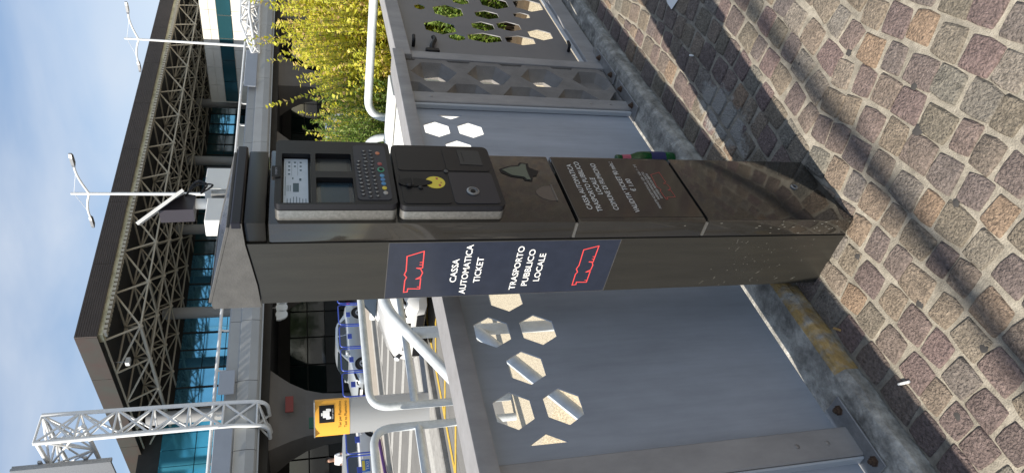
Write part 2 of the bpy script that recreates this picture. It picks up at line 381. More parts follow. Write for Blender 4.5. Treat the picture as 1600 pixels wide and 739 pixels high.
# --- kerb under the fence
def kerb(name, x0, x1, prof, m, jit=.004, step=.07):
    mb = MB(); n = int((x1-x0)/step); secs = []; rk = random.Random(3)
    for i in range(n+1):
        xx = x0+(x1-x0)*i/n; secs.append([(xx, y+rk.uniform(-jit, jit)*(z > 0), z+rk.uniform(-jit, jit)*(0 < z < .068)) for y, z in prof])
    mb.loft(secs); return struct(name, mb, m, smooth=False)
M_kerb = mat('kerb_concrete', (.50, .48, .43), .92, col2=(.20, .19, .17), vscale=14, bump=.7, bscale=110)
t = M_kerb.node_tree; b = t.nodes['Principled BSDF']; base = b.inputs['Base Color'].links[0].from_socket     # worn yellow edge paint
ge = t.nodes.new('ShaderNodeNewGeometry'); sx = t.nodes.new('ShaderNodeSeparateXYZ'); t.links.new(ge.outputs['Position'], sx.inputs[0])
def rng(sock, a, bb):
    p = t.nodes.new('ShaderNodeMath'); p.operation = 'GREATER_THAN'; p.inputs[1].default_value = a; t.links.new(sock, p.inputs[0])
    q = t.nodes.new('ShaderNodeMath'); q.operation = 'LESS_THAN'; q.inputs[1].default_value = bb; t.links.new(sock, q.inputs[0])
    r_ = t.nodes.new('ShaderNodeMath'); r_.operation = 'MULTIPLY'; t.links.new(p.outputs[0], r_.inputs[0]); t.links.new(q.outputs[0], r_.inputs[1]); return r_.outputs[0]
mu = t.nodes.new('ShaderNodeMath'); mu.operation = 'MULTIPLY'; t.links.new(rng(sx.outputs[0], -.30, .35), mu.inputs[0]); t.links.new(rng(sx.outputs[1], .2, .372), mu.inputs[1])
nn = t.nodes.new('ShaderNodeTexNoise'); nn.inputs['Scale'].default_value = 22; nn.inputs['Detail'].default_value = 6; t.links.new(ge.outputs['Position'], nn.inputs[0])
gt = t.nodes.new('ShaderNodeMapRange'); gt.inputs[1].default_value = .32; gt.inputs[2].default_value = .56; gt.inputs[4].default_value = .85; t.links.new(nn.outputs[0], gt.inputs[0])
m2 = t.nodes.new('ShaderNodeMath'); m2.operation = 'MULTIPLY'; t.links.new(mu.outputs[0], m2.inputs[0]); t.links.new(gt.outputs[0], m2.inputs[1])
mc = t.nodes.new('ShaderNodeMix'); mc.data_type = 'RGBA'; mc.inputs[7].default_value = (.46, .29, .08, 1); t.links.new(m2.outputs[0], mc.inputs[0]); t.links.new(base, mc.inputs[6]); t.links.new(mc.outputs[2], b.inputs['Base Color'])
weather(M_kerb, (1, 1, 1), .68, 1.15, 34, 8); weather(M_kerb, (1, 1, 1), .72, 1.1, 7)
kerb('kerb', -8, 2.02, [(.346, -.05), (.340, .045), (.352, .062), (.372, .070), (.60, .072), (.62, .06), (.62, -.05)], M_kerb)
kerb('gate_threshold', 2.03, 12, [(.350, -.05), (.352, .018), (.372, .030), (.60, .032), (.62, .02), (.62, -.05)], M_kerb, .003)
# --- behind the fence: washed-aggregate terrace, planting bed, steps, lower pavement, road
g = MB(); g.box(-14, 30, .36, 1.2, ROAD-.2, .008); g.box(1.25, 30, 1.2, 3.75, ROAD-.2, .008)
ter = struct('terrace', g, M_agg)
g = MB()
for k in range(4): g.box(1.25-.28*(k+1), 1.25-.28*k, 1.2, 3.7, ROAD-.2, -.13*(k+1)+.004)
struct('steps', g, M_agg)
g = MB(); g.box(3.46, 30, .66, 3.7, -.02, .05); struct('planting_bed', g, M_soil)
g = MB(); g.box(-300, 600, 10.05, 16.95, -1.2, ROAD); g.box(-300, 600, 1.2, 8.6, -1.2, ROAD); road = struct('road', g, M_asph)
E1 = Vector((math.sin(R(96)), math.cos(R(96)), 0)); E2 = Vector((-math.cos(R(96)), math.sin(R(96)), 0))
def strip(a, b, wd, z, mb):
    a = Vector((*a, 0)); b = Vector((*b, 0)); d = (b-a).normalized(); q = Vector((-d.y, d.x, 0))*wd/2
    mb.add([(*(a+q).xy, z), (*(b+q).xy, z), (*(b-q).xy, z), (*(a-q).xy, z)], [(0, 1, 2, 3)])
g = MB(); g.box(-300, 600, 9.25, 10.05, -1.2, ROAD+.10, .02); struct('kerb_island', g, M_conc)
g = MB(); g.box(-300, 600, 17.2, 19.9, -1.2, ROAD+.11); struct('taxi_pavement', g, M_slab)
g = MB(); g.box(-300, 600, 16.95, 17.2, -1.2, ROAD+.12, .015); struct('taxi_kerb', g, mat('kerb_stone', (.42, .40, .36), .9, var=.2, vscale=3))
g = MB(); g.box(-100, 200, 24.4, 60, -1.2, LANE+.13); struct('terminal_pavement', g, mat('dark_paving', (.16, .15, .14), .7, var=.2, vscale=1))
g = MB(); g.box(-300, 600, 8.62, 9.25, -1.2, ROAD-.002); struct('gutter', g, M_asph)
g = MB(); strip((-60, 8.95), (120, 8.95), .13, ROAD+.006, g)
for k in range(-30, 60): strip((k*1.1, 8.95), (k*1.1+.55, 8.2), .13, ROAD+.0075, g)
struct('yellow_marking', g, M_yline)
g = MB()
for k in range(-14, 30): strip((k*1.6, 16.4), (k*1.6+1.5, 12.2), .42, ROAD+.005, g)
strip((-60, 16.55), (120, 16.55), .15, ROAD+.008, g); strip((-60, 12.0), (120, 12.0), .15, ROAD+.008, g); strip((-60, 10.6), (120, 10.6), .7, ROAD+.006, g)
struct('white_marking', g, M_line)

# ================================================================== TICKET KIOSK
K = thing('ticket_kiosk', 'tall dark brown ticket kiosk with keypad and navy lettered side, standing on the cobbles', 'ticket machine')
W = .31; SW = Matrix(((0, 1, 0, 0), (1, 0, 0, 0), (0, 0, 1, 0), (0, 0, 0, 1)))      # (y, x, z) -> (x, y, z)
body = MB(); body.prism([(.063, .0), (.268, .0), (.268, 1.731), (.20, 1.736), (.12, 1.748), (.063, 1.757)], 0, W, SW)
body.build('cabinet', M_side, K)
g = MB(); g.box(.004, W-.004, .052, .068, .0, 1.7); g.build('door_gasket', M_blk2, K)
def door(name, z0, z1):
    g = MB(); g.box(0, W, 0, .0595, z0, z1, .006, seg=2); return g.build(name, M_paint, K, True)
d1 = door('lower_door', .003, .5125); d2 = door('middle_door', .5195, .9135); d3 = door('upper_door', .9215, 1.706)
for z in (.516, .9175):      # bare metal edge showing at the two seams
    g = MB(); g.box(-.0012, .004, .006, .055, z-.0035, z+.0035); g.build('seam_edge', M_silver, K)
def lockring(par, x, z, r=.012, y=0):
    M = Matrix.Translation((x, y, z)) @ Matrix.Rotation(R(90), 4, 'X')
    g = MB(); g.lathe([(r, 0), (r, .003), (r*.75, .0045), (r*.7, .001), (.0005, .001)], 20, M); o = g.build('lock', M_galv, par, True)
    g = MB(); g.lathe([(r*.4, .0012), (r*.4, .003), (.0004, .003)], 10, M); g.build('keyhole', M_blk2, o)
lockring(d1, .164, .122)
# lid: worn grey wedge with a sloping panel on top
g = MB(); g.prism([(-.004, 1.764), (-.006, 1.786), (.010, 1.7915), (.262, 1.852), (.277, 1.848), (.277, 1.733), (.20, 1.739), (.12, 1.751), (.063, 1.760)], -.004, W+.004, SW); lid = g.build('lid', M_grey, K)
g = MB(); g.box(-.0055, W+.0055, -.0085, .012, 1.7645, 1.7885, .003); g.build('front_band', mat('dark_band', (.008, .008, .014), .4, spec=.35), lid)
sl_ = math.atan2(.0605, .252)
MP = Matrix.Translation((0, .010, 1.7925)) @ Matrix.Rotation(sl_, 4, 'X')
g = MB(); g.box(.006, W-.006, .006, .25, 0, .004, .0015, MP); pn = g.build('solar_panel', mat('pv_glass', (.05, .07, .11), .12, spec=.9), lid)
g = MB()
for a in ((-.001, .008, 0, .256), (W-.008, W+.001, 0, .256)): g.box(a[0], a[1], a[2], a[3], -.001, .0065, .001, MP)
g.box(.008, W-.008, -.001, .007, -.001, .0065, .001, MP); g.box(.008, W-.008, .249, .2565, -.001, .0065, .001, MP); g.build('panel_frame', M_grey, pn)
g = MB(); g.box(.004, W-.004, .0, .0615, 1.711, 1.7605, .006, seg=2); g.build('head_block', mat('gloss_black', (.008, .0075, .007), .3, spec=.4), K, True)
# display unit
def rrect(x0, x1, z0, z1, r, n=4):
    P = []
    for cx, cz, a0 in ((x1-r, z0+r, -90), (x1-r, z1-r, 0), (x0+r, z1-r, 90), (x0+r, z0+r, 180)):
        for k in range(n+1): a = R(a0+90*k/n); P.append((cx+r*math.cos(a), cz+r*math.sin(a)))
    return P
def slab(name, outline, y0, y1, m, par, bevel=.0):
    g = MB(); g.prism(outline, y0, y1); return g.build(name, m, par, True)
def frameplate(name, outer, holes, y, th, m, par):
    return plate(name, [outer]+holes, th, m, par, FRONT(0, y, 0))
UX0, UX1 = .012, .286
du = slab('display_unit', rrect(UX0, UX1, 1.402, 1.690, .012), -.030, .001, M_silver, d3)
fp = frameplate('display_bezel', rrect(UX0+.002, UX1+.001, 1.401, 1.691, .014), [rrect(.010+.01, .226, 1.606, 1.676, .004), rrect(.022, .123, 1.504, 1.594, .004), rrect(.150, .229, 1.504, 1.594, .004)], -.039, .018, M_blk, du)
g = MB(); g.box(.021, .225, -.0325, -.0302, 1.607, 1.675); g.build('instruction_card_holder', M_blk2, du)
card = slab('instruction_card', [(.024, 1.613), (.222, 1.613), (.222, 1.671), (.024, 1.671)], -.0335, -.0327, mat('instruction_paper', (.46, .53, .60), .35, var=.1, vscale=60), du)
rp = random.Random(2); g = MB()
def flat(mb, x0, x1, z0, z1, y): mb.add([(x0, y, z0), (x1, y, z0), (x1, y, z1), (x0, y, z1)], [(0, 1, 2, 3)])
yy = -.0338
flat(g, .081, .117, 1.635, 1.649, yy); flat(g, .127, .137, 1.629, 1.634, yy); flat(g, .133, .141, 1.648, 1.651, yy)
for c in range(4):
    for r_ in range(3):
        if rp.random() < .8: flat(g, .152+.017*c, .158+.017*c, 1.628+.014*r_, 1.633+.014*r_, yy)
for r_ in range(3): flat(g, .148, .205, 1.6375+.0145*r_, 1.6381+.0145*r_, yy)
for k in range(7):
    z_ = 1.618+.0072*k; flat(g, .028, .028+rp.uniform(.02, .034), z_, z_+.0016, yy)
for k in range(3): flat(g, .084, .108, 1.654+.004*k, 1.6553+.004*k, yy)
flat(g, .066, .145, 1.6665, 1.6678, yy)
g.build('card_print', mat('card_ink', (.06, .10, .12), .6), card)
for nm, x0, x1 in (('display_screen', .024, .121), ('printer_window', .152, .227)):
    s_ = slab(nm, [(x0, 1.506), (x1, 1.506), (x1, 1.592), (x0, 1.592)], -.0325, -.0302, mat('lcd', (.018, .032, .045), .18, spec=.8) if nm == 'display_screen' else mat('window_plastic', (.03, .034, .036), .2), du)
    g = MB(); flat(g, x0+.012, x1-.010, 1.515, 1.583, -.0328); g.build('screen_glass', mat('lcd_face', (.02, .045, .065), .22) if nm == 'display_screen' else mat('window_face', (.045, .05, .05), .25), s_)
bd = slab('badge', rrect(.120, .166, 1.678, 1.699, .003), -.051, -.040, M_blk2, du)
text('badge_lettering', 'CIVERTI', .030, .005, mat('grey_print', (.35, .36, .4), .5), bd, FRONT(.128, -.0513, 1.686))
kp = slab('keypad', rrect(.030, .270, 1.413, 1.497, .012), -.0495, -.0475, mat('keypad_film', (.020, .022, .032), .45), du)
kd = MB(); kd.lathe([(.0058, 0), (.0058, .001), (.0045, .0016), (.0004, .0016)], 12, Matrix.Rotation(R(90), 4, 'X')); k0 = None
M_key = mat('key_black', (.012, .012, .015), .4); M_keyt = mat('key_print', (.6, .6, .58), .5)
rows = [('0123456789', .050, .0158, 1.483), ('ABCDEFGHIJKLM', .042, .0165, 1.4655), ('NOPQRSTUVWXYZ', .044, .0165, 1.448)]
for chars, xa, st, z_ in rows:
    for i, ch in enumerate(chars):
        xx, zz = xa+st*i, z_+.0006*i-(.003 if i > 8 else 0)
        if k0 is None: k0 = kd.build('key', M_key, kp, True, (xx, -.0494, zz)); ko = k0
        else: ko = k0.copy(); COL.objects.link(ko); ko.location = (xx, -.0494, zz)
        text('key_letter', ch, .0042 if ch not in '1I' else .0014, .0058, M_keyt, ko, FRONT(-.0021, -.0018, -.0029))
for xx, zz, c, rr in ((.058, 1.4275, (.36, .34, .30), 1), (.078, 1.4285, (.62, .48, .05), 1), (.097, 1.429, (.06, .22, .42), 1), (.114, 1.4295, (.06, .2, .4), 1), (.131, 1.430, (.08, .26, .45), 1), (.157, 1.431, (.05, .26, .14), 1.5), (.183, 1.432, (.30, .06, .06), 1), (.232, 1.434, (.50, .17, .08), 1)):
    ko = k0.copy(); ko.data = k0.data.copy(); ko.data.materials[0] = mat('button_%d' % int(xx*1000), c, .4); ko.name = 'button'; COL.objects.link(ko); ko.location = (xx, -.0494, zz); ko.scale = (1.25*rr, 1, 1.05*rr)
    if rr > 1:
        g = MB(); g.lathe([(.0034, .0017), (.0034, .0021), (.0003, .0021)], 12, Matrix.Rotation(R(90), 4, 'X')); g.build('button_dot', M_blk2, ko)
# payment unit
pu = slab('payment_unit', rrect(UX0, UX1, 1.122, 1.394, .016), -.026, .001, M_silver, d3)
pf = slab('payment_face', rrect(UX0+.002, UX1+.001, 1.121, 1.3945, .018), -.042, -.0255, M_blk, pu)
for nm, a in (('coin_panel', (.024, .158, 1.262, 1.384)), ('blank_panel', (.166, .276, 1.262, 1.384)), ('lock_panel', (.024, .158, 1.134, 1.254)), ('receipt_panel', (.166, .276, 1.134, 1.254))):
    slab(nm, rrect(*a, .01), -.0436, -.0418, M_blk if nm != 'lock_panel' else mat('lock_panel_plastic', (.018, .021, .030), .28), pu)
yl = slab('yellow_sticker', [(.112+.026*math.cos(R(a)), 1.294+.026*math.sin(R(a))) for a in range(0, 360, 15)], -.0444, -.0434, M_yel, pu)
g = MB()
for x0, z0, s_ in ((.095, 1.281, .008), (.124, 1.285, .008), (.108, 1.277, .005)): flat(g, x0, x0+s_, z0, z0+s_*.7, -.0447)
g.build('sticker_print', M_redd, yl)
cs_ = slab('coin_slot', [(.110+(.017+.004*math.sin(R(a)))*math.cos(R(a)), 1.346+.044*math.sin(R(a))) for a in range(0, 360, 15)], -.0462, -.0432, M_blk2, pu)
g = MB(); g.box(.096, .128, -.0475, -.046, 1.352, 1.3555); g.box(.088, .102, -.0505, -.046, 1.358, 1.372, .003); g.build('slot_lip', M_blk, cs_)
g = MB(); g.lathe([(.006, 0), (.006, .003), (.0005, .0045)], 12, Matrix.Translation((.088, -.0434, 1.335)) @ Matrix.Rotation(R(90), 4, 'X')); g.build('push_button', M_blk, pu, True)
lockring(pu, .074, 1.200, .017, -.0434)
g = MB(); g.lathe([(.006, 0), (.006, .002), (.0005, .003)], 12, Matrix.Translation((.162, -.0434, 1.258)) @ Matrix.Rotation(R(90), 4, 'X')); g.build('centre_screw', M_grey, pu, True)
gr = slab('speaker_plate', [(.192, 1.150), (.262, 1.150), (.266, 1.212), (.196, 1.212)], -.0448, -.0434, mat('speaker_plastic', (.045, .042, .038), .6, var=.3, vscale=200), pu)
g = MB()
for k in range(5): g.box(.212+.009*k, .215+.009*k, -.0453, -.0447, 1.199, 1.202)
g.build('speaker_hole', M_blk2, gr)
# ticket tray and cup on the upper door
tray = [(.238, 1.085), (.252, 1.055), (.258, 1.026), (.272, 1.016), (.268, .992), (.247, .993), (.230, .968), (.206, .980), (.204, .992), (.180, 1.0), (.183, 1.021), (.194, 1.024), (.202, 1.058), (.22, 1.082)]
tr = slab('ticket_tray', [(a, b) for a, b in tray], -.0014, .002, M_blk2, d3)
slab('tray_flap', [(.233, 1.078), (.247, 1.05), (.251, 1.024), (.264, 1.013), (.262, 1.0), (.235, 1.004), (.212, 1.004), (.188, 1.003), (.188, 1.014), (.20, 1.019), (.208, 1.055)], -.0028, -.001, mat('smoked_flap', (.10, .12, .09), .2), tr)
cup = [(.090+.034*(1-math.cos(R(a)))*1.03, .950+.052*math.sin(R(a))) for a in range(0, 181, 15)]
cu_ = slab('coin_cup', cup, -.001, .002, mat('cup_hollow', (.10, .08, .065), .35), d3)
g = MB(); g.box(.089, .162, -.003, .001, .9475, .9505); g.build('cup_lip', M_silver, cu_)
# lettering on the middle door
fl = slab('lettered_film', [(.017, .5225), (.3, .5225), (.3, .909), (.017, .909)], -.0008, .003, M_film, d2)
M_dim = mat('white_letter', (.62, .62, .60), .45)
for s_, x0, x1, z_, h in (('CASSA AUTOMATICA', .052, .268, .856, .0165), ('TRASPORTO PUBBLICO', .042, .281, .829, .0165), ('LOCALE', .121, .201, .802, .0165), ('COMUNE DI FIUMICINO', .049, .274, .777, .0165), ("VALIDITA' TICKET 90 min.:", .038, .284, .716, .0165), ('€ 1.00', .136, .197, .689, .0165), ('MONETE ACCETTATE 0,10 - 0,20 - 0,50 - 1 - 2 €', .056, .272, .6415, .0075), ('INSERIRE IMPORTO ESATTO', .098, .233, .629, .0075), ('LA CASSA NON DA RESTO', .104, .225, .618, .0075)):
    text('lettering', s_, x1-x0, h, M_dim, fl, FRONT(x0, -.0012, z_), .0 if h < .01 else .006)
lg = [(.097, .609), (.139, .611), (.146, .605), (.159, .614), (.220, .609), (.233, .575), (.182, .574), (.176, .584), (.170, .574), (.156, .571), (.146, .575), (.142, .584), (.141, .575), (.109, .574), (.107, .603), (.098, .603)]
rb = ribbon(lg, .0017); rb.v = [(a, -.0012-c, b) for a, b, c in rb.v]; rb.build('logo_outline', M_redd, fl)
# navy sticker on the side
st = MB(); st.add([(-.0008, .0645, .7685), (-.0008, .2675, .7685), (-.0008, .2675, 1.418), (-.0008, .0645, 1.418)], [(0, 1, 2, 3)]); st = st.build('navy_sticker', M_navy, K)
g = MB()
for a in ((.0645, .2675, .768, .7697), (.0645, .2675, 1.4163, 1.418), (.0645, .0657, .77, 1.416), (.2662, .2675, .77, 1.416)): g.add([(-.0011, a[0], a[2]), (-.0011, a[1], a[2]), (-.0011, a[1], a[3]), (-.0011, a[0], a[3])], [(0, 1, 2, 3)])
g.build('sticker_edge', M_grey, st)
for s_, ya, yb, z_ in (('CASSA', .212, .125, 1.2265), ('AUTOMATICA', .259, .075, 1.1945), ('TICKET', .216, .121, 1.159), ('TRASPORTO', .249, .084, 1.050), ('PUBBLICO', .235, .096, 1.016), ('LOCALE', .218, .112, .983)):
    text('lettering', s_, ya-yb, .0185, M_white, st, SIDE(-.0013, ya, z_), .012)
LG = [[(.244, 1.3668), (.243, 1.357), (.231, 1.3564), (.233, 1.3238), (.193, 1.3247), (.195, 1.337), (.187, 1.3252), (.1726, 1.3215), (.158, 1.328), (.1548, 1.3387), (.1542, 1.3233), (.095, 1.3245), (.112, 1.3679), (.1634, 1.3661), (.1776, 1.370), (.188, 1.3632), (.200, 1.367)],
      [(.239, .8752), (.2376, .8633), (.228, .8643), (.2294, .8324), (.1853, .8319), (.188, .8444), (.179, .8321), (.1618, .8304), (.1495, .8353), (.1479, .8453), (.1483, .8331), (.0876, .8317), (.1012, .8744), (.1604, .8733), (.1743, .8779), (.1869, .8713), (.195, .8756)]]
for P in LG:
    rb = ribbon(P, .0028); rb.v = [(-.0013-c, a, b) for a, b, c in rb.v]; lo = rb.build('logo_outline', M_red, st)
    for (ya, zb) in ((P[10][0]-.012, P[11][1]), (P[10][0]-.021, P[11][1]), (P[3][0]-.009, P[3][1])):
        g = MB(); g.add([(-.0014, ya, zb), (-.0014, ya+.0022, zb), (-.0014, ya+.0022, zb+.008), (-.0014, ya, zb+.008)], [(0, 1, 2, 3)]); g.build('logo_tick', M_red, lo)
rs = random.Random(9); g = MB()      # chips and scuffs in the paint, lower left side
for k in range(64):
    y_ = rs.uniform(.07, .26); z_ = min(.95, abs(rs.gauss(.24, .09))+.03); l = rs.uniform(.0008, .006)*(1 if rs.random() < .85 else 3); a = rs.uniform(.4, 1.3) if rs.random() < .7 else rs.uniform(-.2, .2); wd = rs.uniform(.0003, .0007)
    dy, dz = math.cos(a)*l, math.sin(a)*l
    g.add([(-.0006, y_, z_), (-.0006, y_+dy, z_+dz), (-.0006, y_+dy+wd, z_+dz-wd), (-.0006, y_+wd, z_-wd)], [(0, 1, 2, 3)])
for k in range(26):
    z_ = abs(rs.gauss(.16, .16)); y_ = rs.uniform(.002, .05); l = rs.uniform(.002, .009); g.add([(-.0006, y_, z_), (-.0006, y_+.001, z_), (-.0006, y_+.0016, z_+l), (-.0006, y_+.0006, z_+l)], [(0, 1, 2, 3)])
o = g.build('paint_chips', mat('bare_primer', (.26, .255, .23), .7), K); o['kind'] = 'stuff'

# ================================================================== FENCE
FN = thing('metal_fence', 'grey blue metal fence with hexagon cut-outs on the kerb behind the ticket kiosk', 'fence')
ZT = 1.166; PZ0 = .088
def hexrow(x0, k0, k1):
    H = []
    for k in range(k0, k1+1):
        cx = -.25+.1462*k
        for cz in ((1.068, .918) if k % 2 == 0 else (.994,)): H.append(hexagon(cx, cz, .0635))
    return H
def hexpanel(name, x0, x1, ks):
    holes = [clip(h, x0+.062, x1-.062, 0, 2) for h in hexrow(0, *ks)]
    o = plate(name, [[(x0, PZ0), (x1, PZ0), (x1, ZT-.002), (x0, ZT-.002)]]+[h for h in holes if len(h) > 2], .005, M_panel, FN, FRONT(0, .48, 0)); return o
hexpanel('hex_panel', -.428, 1.392, (-1, 11)); hexpanel('hex_panel', -2.35, -.53, (-14, -2))
def post(x0, x1, z0=.075, z1=ZT-.001, y0=.445, y1=.525):
    g = MB(); g.box(x0, x1, y0, y1, z0, z1, .004); p = g.build('post', M_fence, FN)
    for z in (z1-.10, .28, z0+.10):
        g = MB(); g.lathe([(.0075, 0), (.0075, .0012), (.0045, .0026), (.0004, .0026)], 12, Matrix.Translation(((x0+x1)/2, y0, z)) @ Matrix.Rotation(R(90), 4, 'X')); g.build('screw', M_galv, p, True)
    return p
post(-.526, -.430); post(1.394, 1.479); post(-2.45, -2.354)
for x0, x1, y0, y1 in ((-.5355, -.5275, .448, .50), (1.376, 1.3925, .452, .476)):
    g = MB(); g.box(x0, x1, y0, y1, .08, ZT-.003, .003); g.build('edge_strip', M_strip, FN)
def cap(x0, x1, dz=0):
    g = MB(); M = Matrix.Translation((x0, 0, 0)) @ Matrix.Rotation(dz, 4, 'Y')
    g.box(0, x1-x0, .408, .538, ZT, 1.222, .006, M, 2); g.build('cap_rail', M_fence, FN, True)
cap(-2.45, .46); cap(.464, 1.812, .012)
# cast concrete honeycomb infill
cx0, cx1, cz0, cz1 = 1.481, 1.812, .088, ZT-.004
HF = []
for cx, zs in ((1.685, (1.015, .738, .461, .184)), (1.485, (1.152, .876, .60, .323, .047)), (1.885, (1.152, .876, .60, .323, .047))):
    for cz in zs: HF.append((cx, cz))
def phex(cx, cz, a, b): return [(cx-a*.5, cz+b), (cx-a, cz), (cx-a*.5, cz-b), (cx+a*.5, cz-b), (cx+a, cz), (cx+a*.5, cz+b)]
def vhex(cx, cz, a, b): return [(cx, cz+b), (cx-a, cz+b*.45), (cx-a, cz-b*.45), (cx, cz-b), (cx+a, cz-b*.45), (cx+a, cz+b*.45)]
fr = []; walls = MB(); back = []
for cx, cz in HF:
    P = clip(vhex(cx, cz, .093, .113), cx0+.002, cx1-.002, cz0+.002, cz1-.002); Q = clip(vhex(cx, cz, .060, .078), cx0+.0021, cx1-.0021, cz0+.0021, cz1-.0021)
    if len(P) < 3: continue
    fr.append(P)
    if len(Q) == len(P):
        back.append(Q); n = len(P)
        walls.add([(a, .452, b) for a, b in P]+[(a, .525, b) for a, b in Q], [(i, (i+1) % n, (i+1) % n+n, i+n) for i in range(n)])
    else:
        cxm = sum(p[0] for p in P)/len(P); czm = sum(p[1] for p in P)/len(P); n = len(P)
        Q = [(p[0]+(cxm-p[0])*.3, p[1]+(czm-p[1])*.3) for p in P]
        walls.add([(a, .452, b) for a, b in P]+[(a, .50, b) for a, b in Q], [(i, (i+1) % n, (i+1) % n+n, i+n) for i in range(n)]+[tuple(range(n, 2*n))])
rect = [(cx0, cz0), (cx1, cz0), (cx1, cz1), (cx0, cz1)]
ci = plate('honeycomb_infill', [rect]+fr, 0, M_cast, FN, FRONT(0, .452, 0))
plate('honeycomb_back', [rect]+back, 0, M_cast, ci, FRONT(0, .525, 0))
walls.build('honeycomb_cells', M_cast, ci)
def baseplate(x0, x1, y0, y1, bolts, par):
    g = MB(); g.box(x0, x1, y0, y1, .0725, .0795, .0015); p = g.build('base_plate', M_galv, par)
    for bx, by in bolts:
        g = MB(); M = Matrix.Translation((bx, by, .0795)); g.lathe([(.0165, 0), (.0165, .003), (.011, .0032), (.011, .012), (.006, .0125), (.006, .019), (.0005, .019)], 6, M); g.build('bolt', M_rust, p)
baseplate(-.592, -.352, .402, .51, ((-.385, .43), (-.56, .428)), FN)
baseplate(1.34, 1.62, .40, .50, ((1.40, .425), (1.56, .425)), FN)
baseplate(1.66, 1.96, .398, .50, ((1.71, .425), (1.90, .425)), FN)
# gate
GT = thing('metal_gate', 'grey metal gate with hexagon holes of mixed sizes beside the concrete honeycomb panel', 'gate', (1.815, .48, .03))
def GM(mb): mb.v = [(a-1.815, b-.48, c-.03) for a, b, c in mb.v]; return mb
def gate_box(name, *a, m=M_fence, bev=.003):
    g = MB(); g.box(*a, bev); return GM(g).build(name, m, GT)
gate_box('stile', 1.816, 1.886, .445, .515, .035, 1.108); gate_box('top_rail', 1.816, 4.1, .43, .53, 1.110, 1.186); gate_box('bottom_rail', 1.888, 4.1, .45, .51, .045, .145)
gate_box('stile', 4.03, 4.1, .445, .515, .146, 1.108)
GH = [(2.52, .975, .042, .03), (2.49, .813, .095, .085), (2.262, .895, .093, .085), (2.15, .819, .045, .045), (2.481, .584, .062, .07), (2.317, .64, .062, .065), (2.165, .66, .062, .095), (2.342, .481, .066, .07), (2.513, .361, .045, .05), (2.165, .455, .06, .085), (2.26, .311, .072, .07), (2.679, .279, .095, .09), (2.668, .499, .09, .085), (2.657, .711, .055, .05),
      (2.90, .86, .09, .085), (2.93, .62, .06, .06), (2.88, .40, .06, .06), (3.1, .52, .09, .085), (3.15, .8, .06, .06), (3.12, .28, .06, .06), (3.4, .7, .09, .085), (3.38, .42, .09, .085), (3.65, .55, .06, .06), (3.7, .83, .09, .085)]
plate('gate_sheet', [[(1.888, .176), (4.028, .176), (4.028, 1.108), (1.888, 1.108)]]+[phex(cx, cz, a, b) for cx, cz, a, b in GH], .005, mat('gate_paint', (.185, .18, .18), .5, var=.12, vscale=4), GT, FRONT(-1.815, 0, -.03))
g = MB(); g.box(1.888, 4.028, .468, .476, .148, .170, .002); GM(g).build('kick_strip', M_strip, GT)
g = MB(); g.tube(fillet([(1.905, .470, .99), (1.98, .455, .985), (2.05, .455, .955), (2.09, .46, .96)], .03, 4), .012, 8); g.box(1.892, 1.925, .44, .478, .955, 1.025, .004); GM(g).build('lever_handle', M_blk2, GT, True)
for x_, z_ in ((2.0, 1.075), (2.06, .20)):
    g = MB(); g.tube(fillet([(x_, .476, z_), (x_, .44, z_), (x_+.05, .44, z_-.005)], .012, 3), .009, 8); GM(g).build('latch_hook', M_blk2, GT, True)

# ================================================================== TUBE RAILINGS
TR = .031
def rail(name, label, paths, rad=.16, group=None, r=TR):
    p0 = paths[0][0]; base = Vector((p0[0], p0[1], p0[2])); t_ = thing(name, label, 'railing', base, 0, group)
    for nm, P in paths_named(paths):
        g = MB(); P = fillet(P, rad, 7) if len(P) > 2 else P
        g.tube([Vector(p)-base for p in P], r, 14); g.build(nm, M_tube, t_, True)
    return t_
def paths_named(paths): return [('hoop' if len(p) > 3 else 'rail' if abs(p[0][2]-p[-1][2]) < .02 or len(p) == 3 else 'brace', p) for p in paths]
HZ = 1.15
def hoop_x(x0, x1, y, z0, label):
    return rail('tube_railing', label, [[(x0, y, z0), (x0, y, HZ), (x1, y, HZ), (x1, y, z0)], [(x0, y, .80), (x1, y, .80)]], group='white tube hoops around the terrace')
hoop_x(1.95, 3.9, 3.5, .0, 'white tube hoop railing just left of the kiosk, above the white car')
hoop_x(-.1, 1.755, 3.5, ROAD, 'white tube hoop railing left of the taxi sign column')
def hoop_y(y0, y1, x, label):
    return rail('tube_railing', label, [[(x, y0, .0), (x, y0, HZ), (x, y1, HZ), (x, y1, .0)]], group='white tube hoops around the terrace')
hoop_y(.60, 1.74, 3.38, 'white tube hoop railing in front of the golden shrub, nearest the gate')
hoop_y(1.92, 3.3, 3.38, 'white tube hoop railing behind the kiosk, in front of the green shrub')
hr = rail('stair_handrail', 'white sloping tube handrail going down the steps behind the fence', [[(1.9, 1.75, .86+.34), (1.36, 1.75, 1.2), (.15, 1.75, .50), (.15, 1.75, ROAD)], [(1.17, 1.75, .0), (1.17, 1.75, 1.07)], [(1.17, 1.75, .72), (.15, 1.75, -.01)], [(1.9, 1.75, 0), (1.9, 1.75, 1.2)]], .10, r=.033)
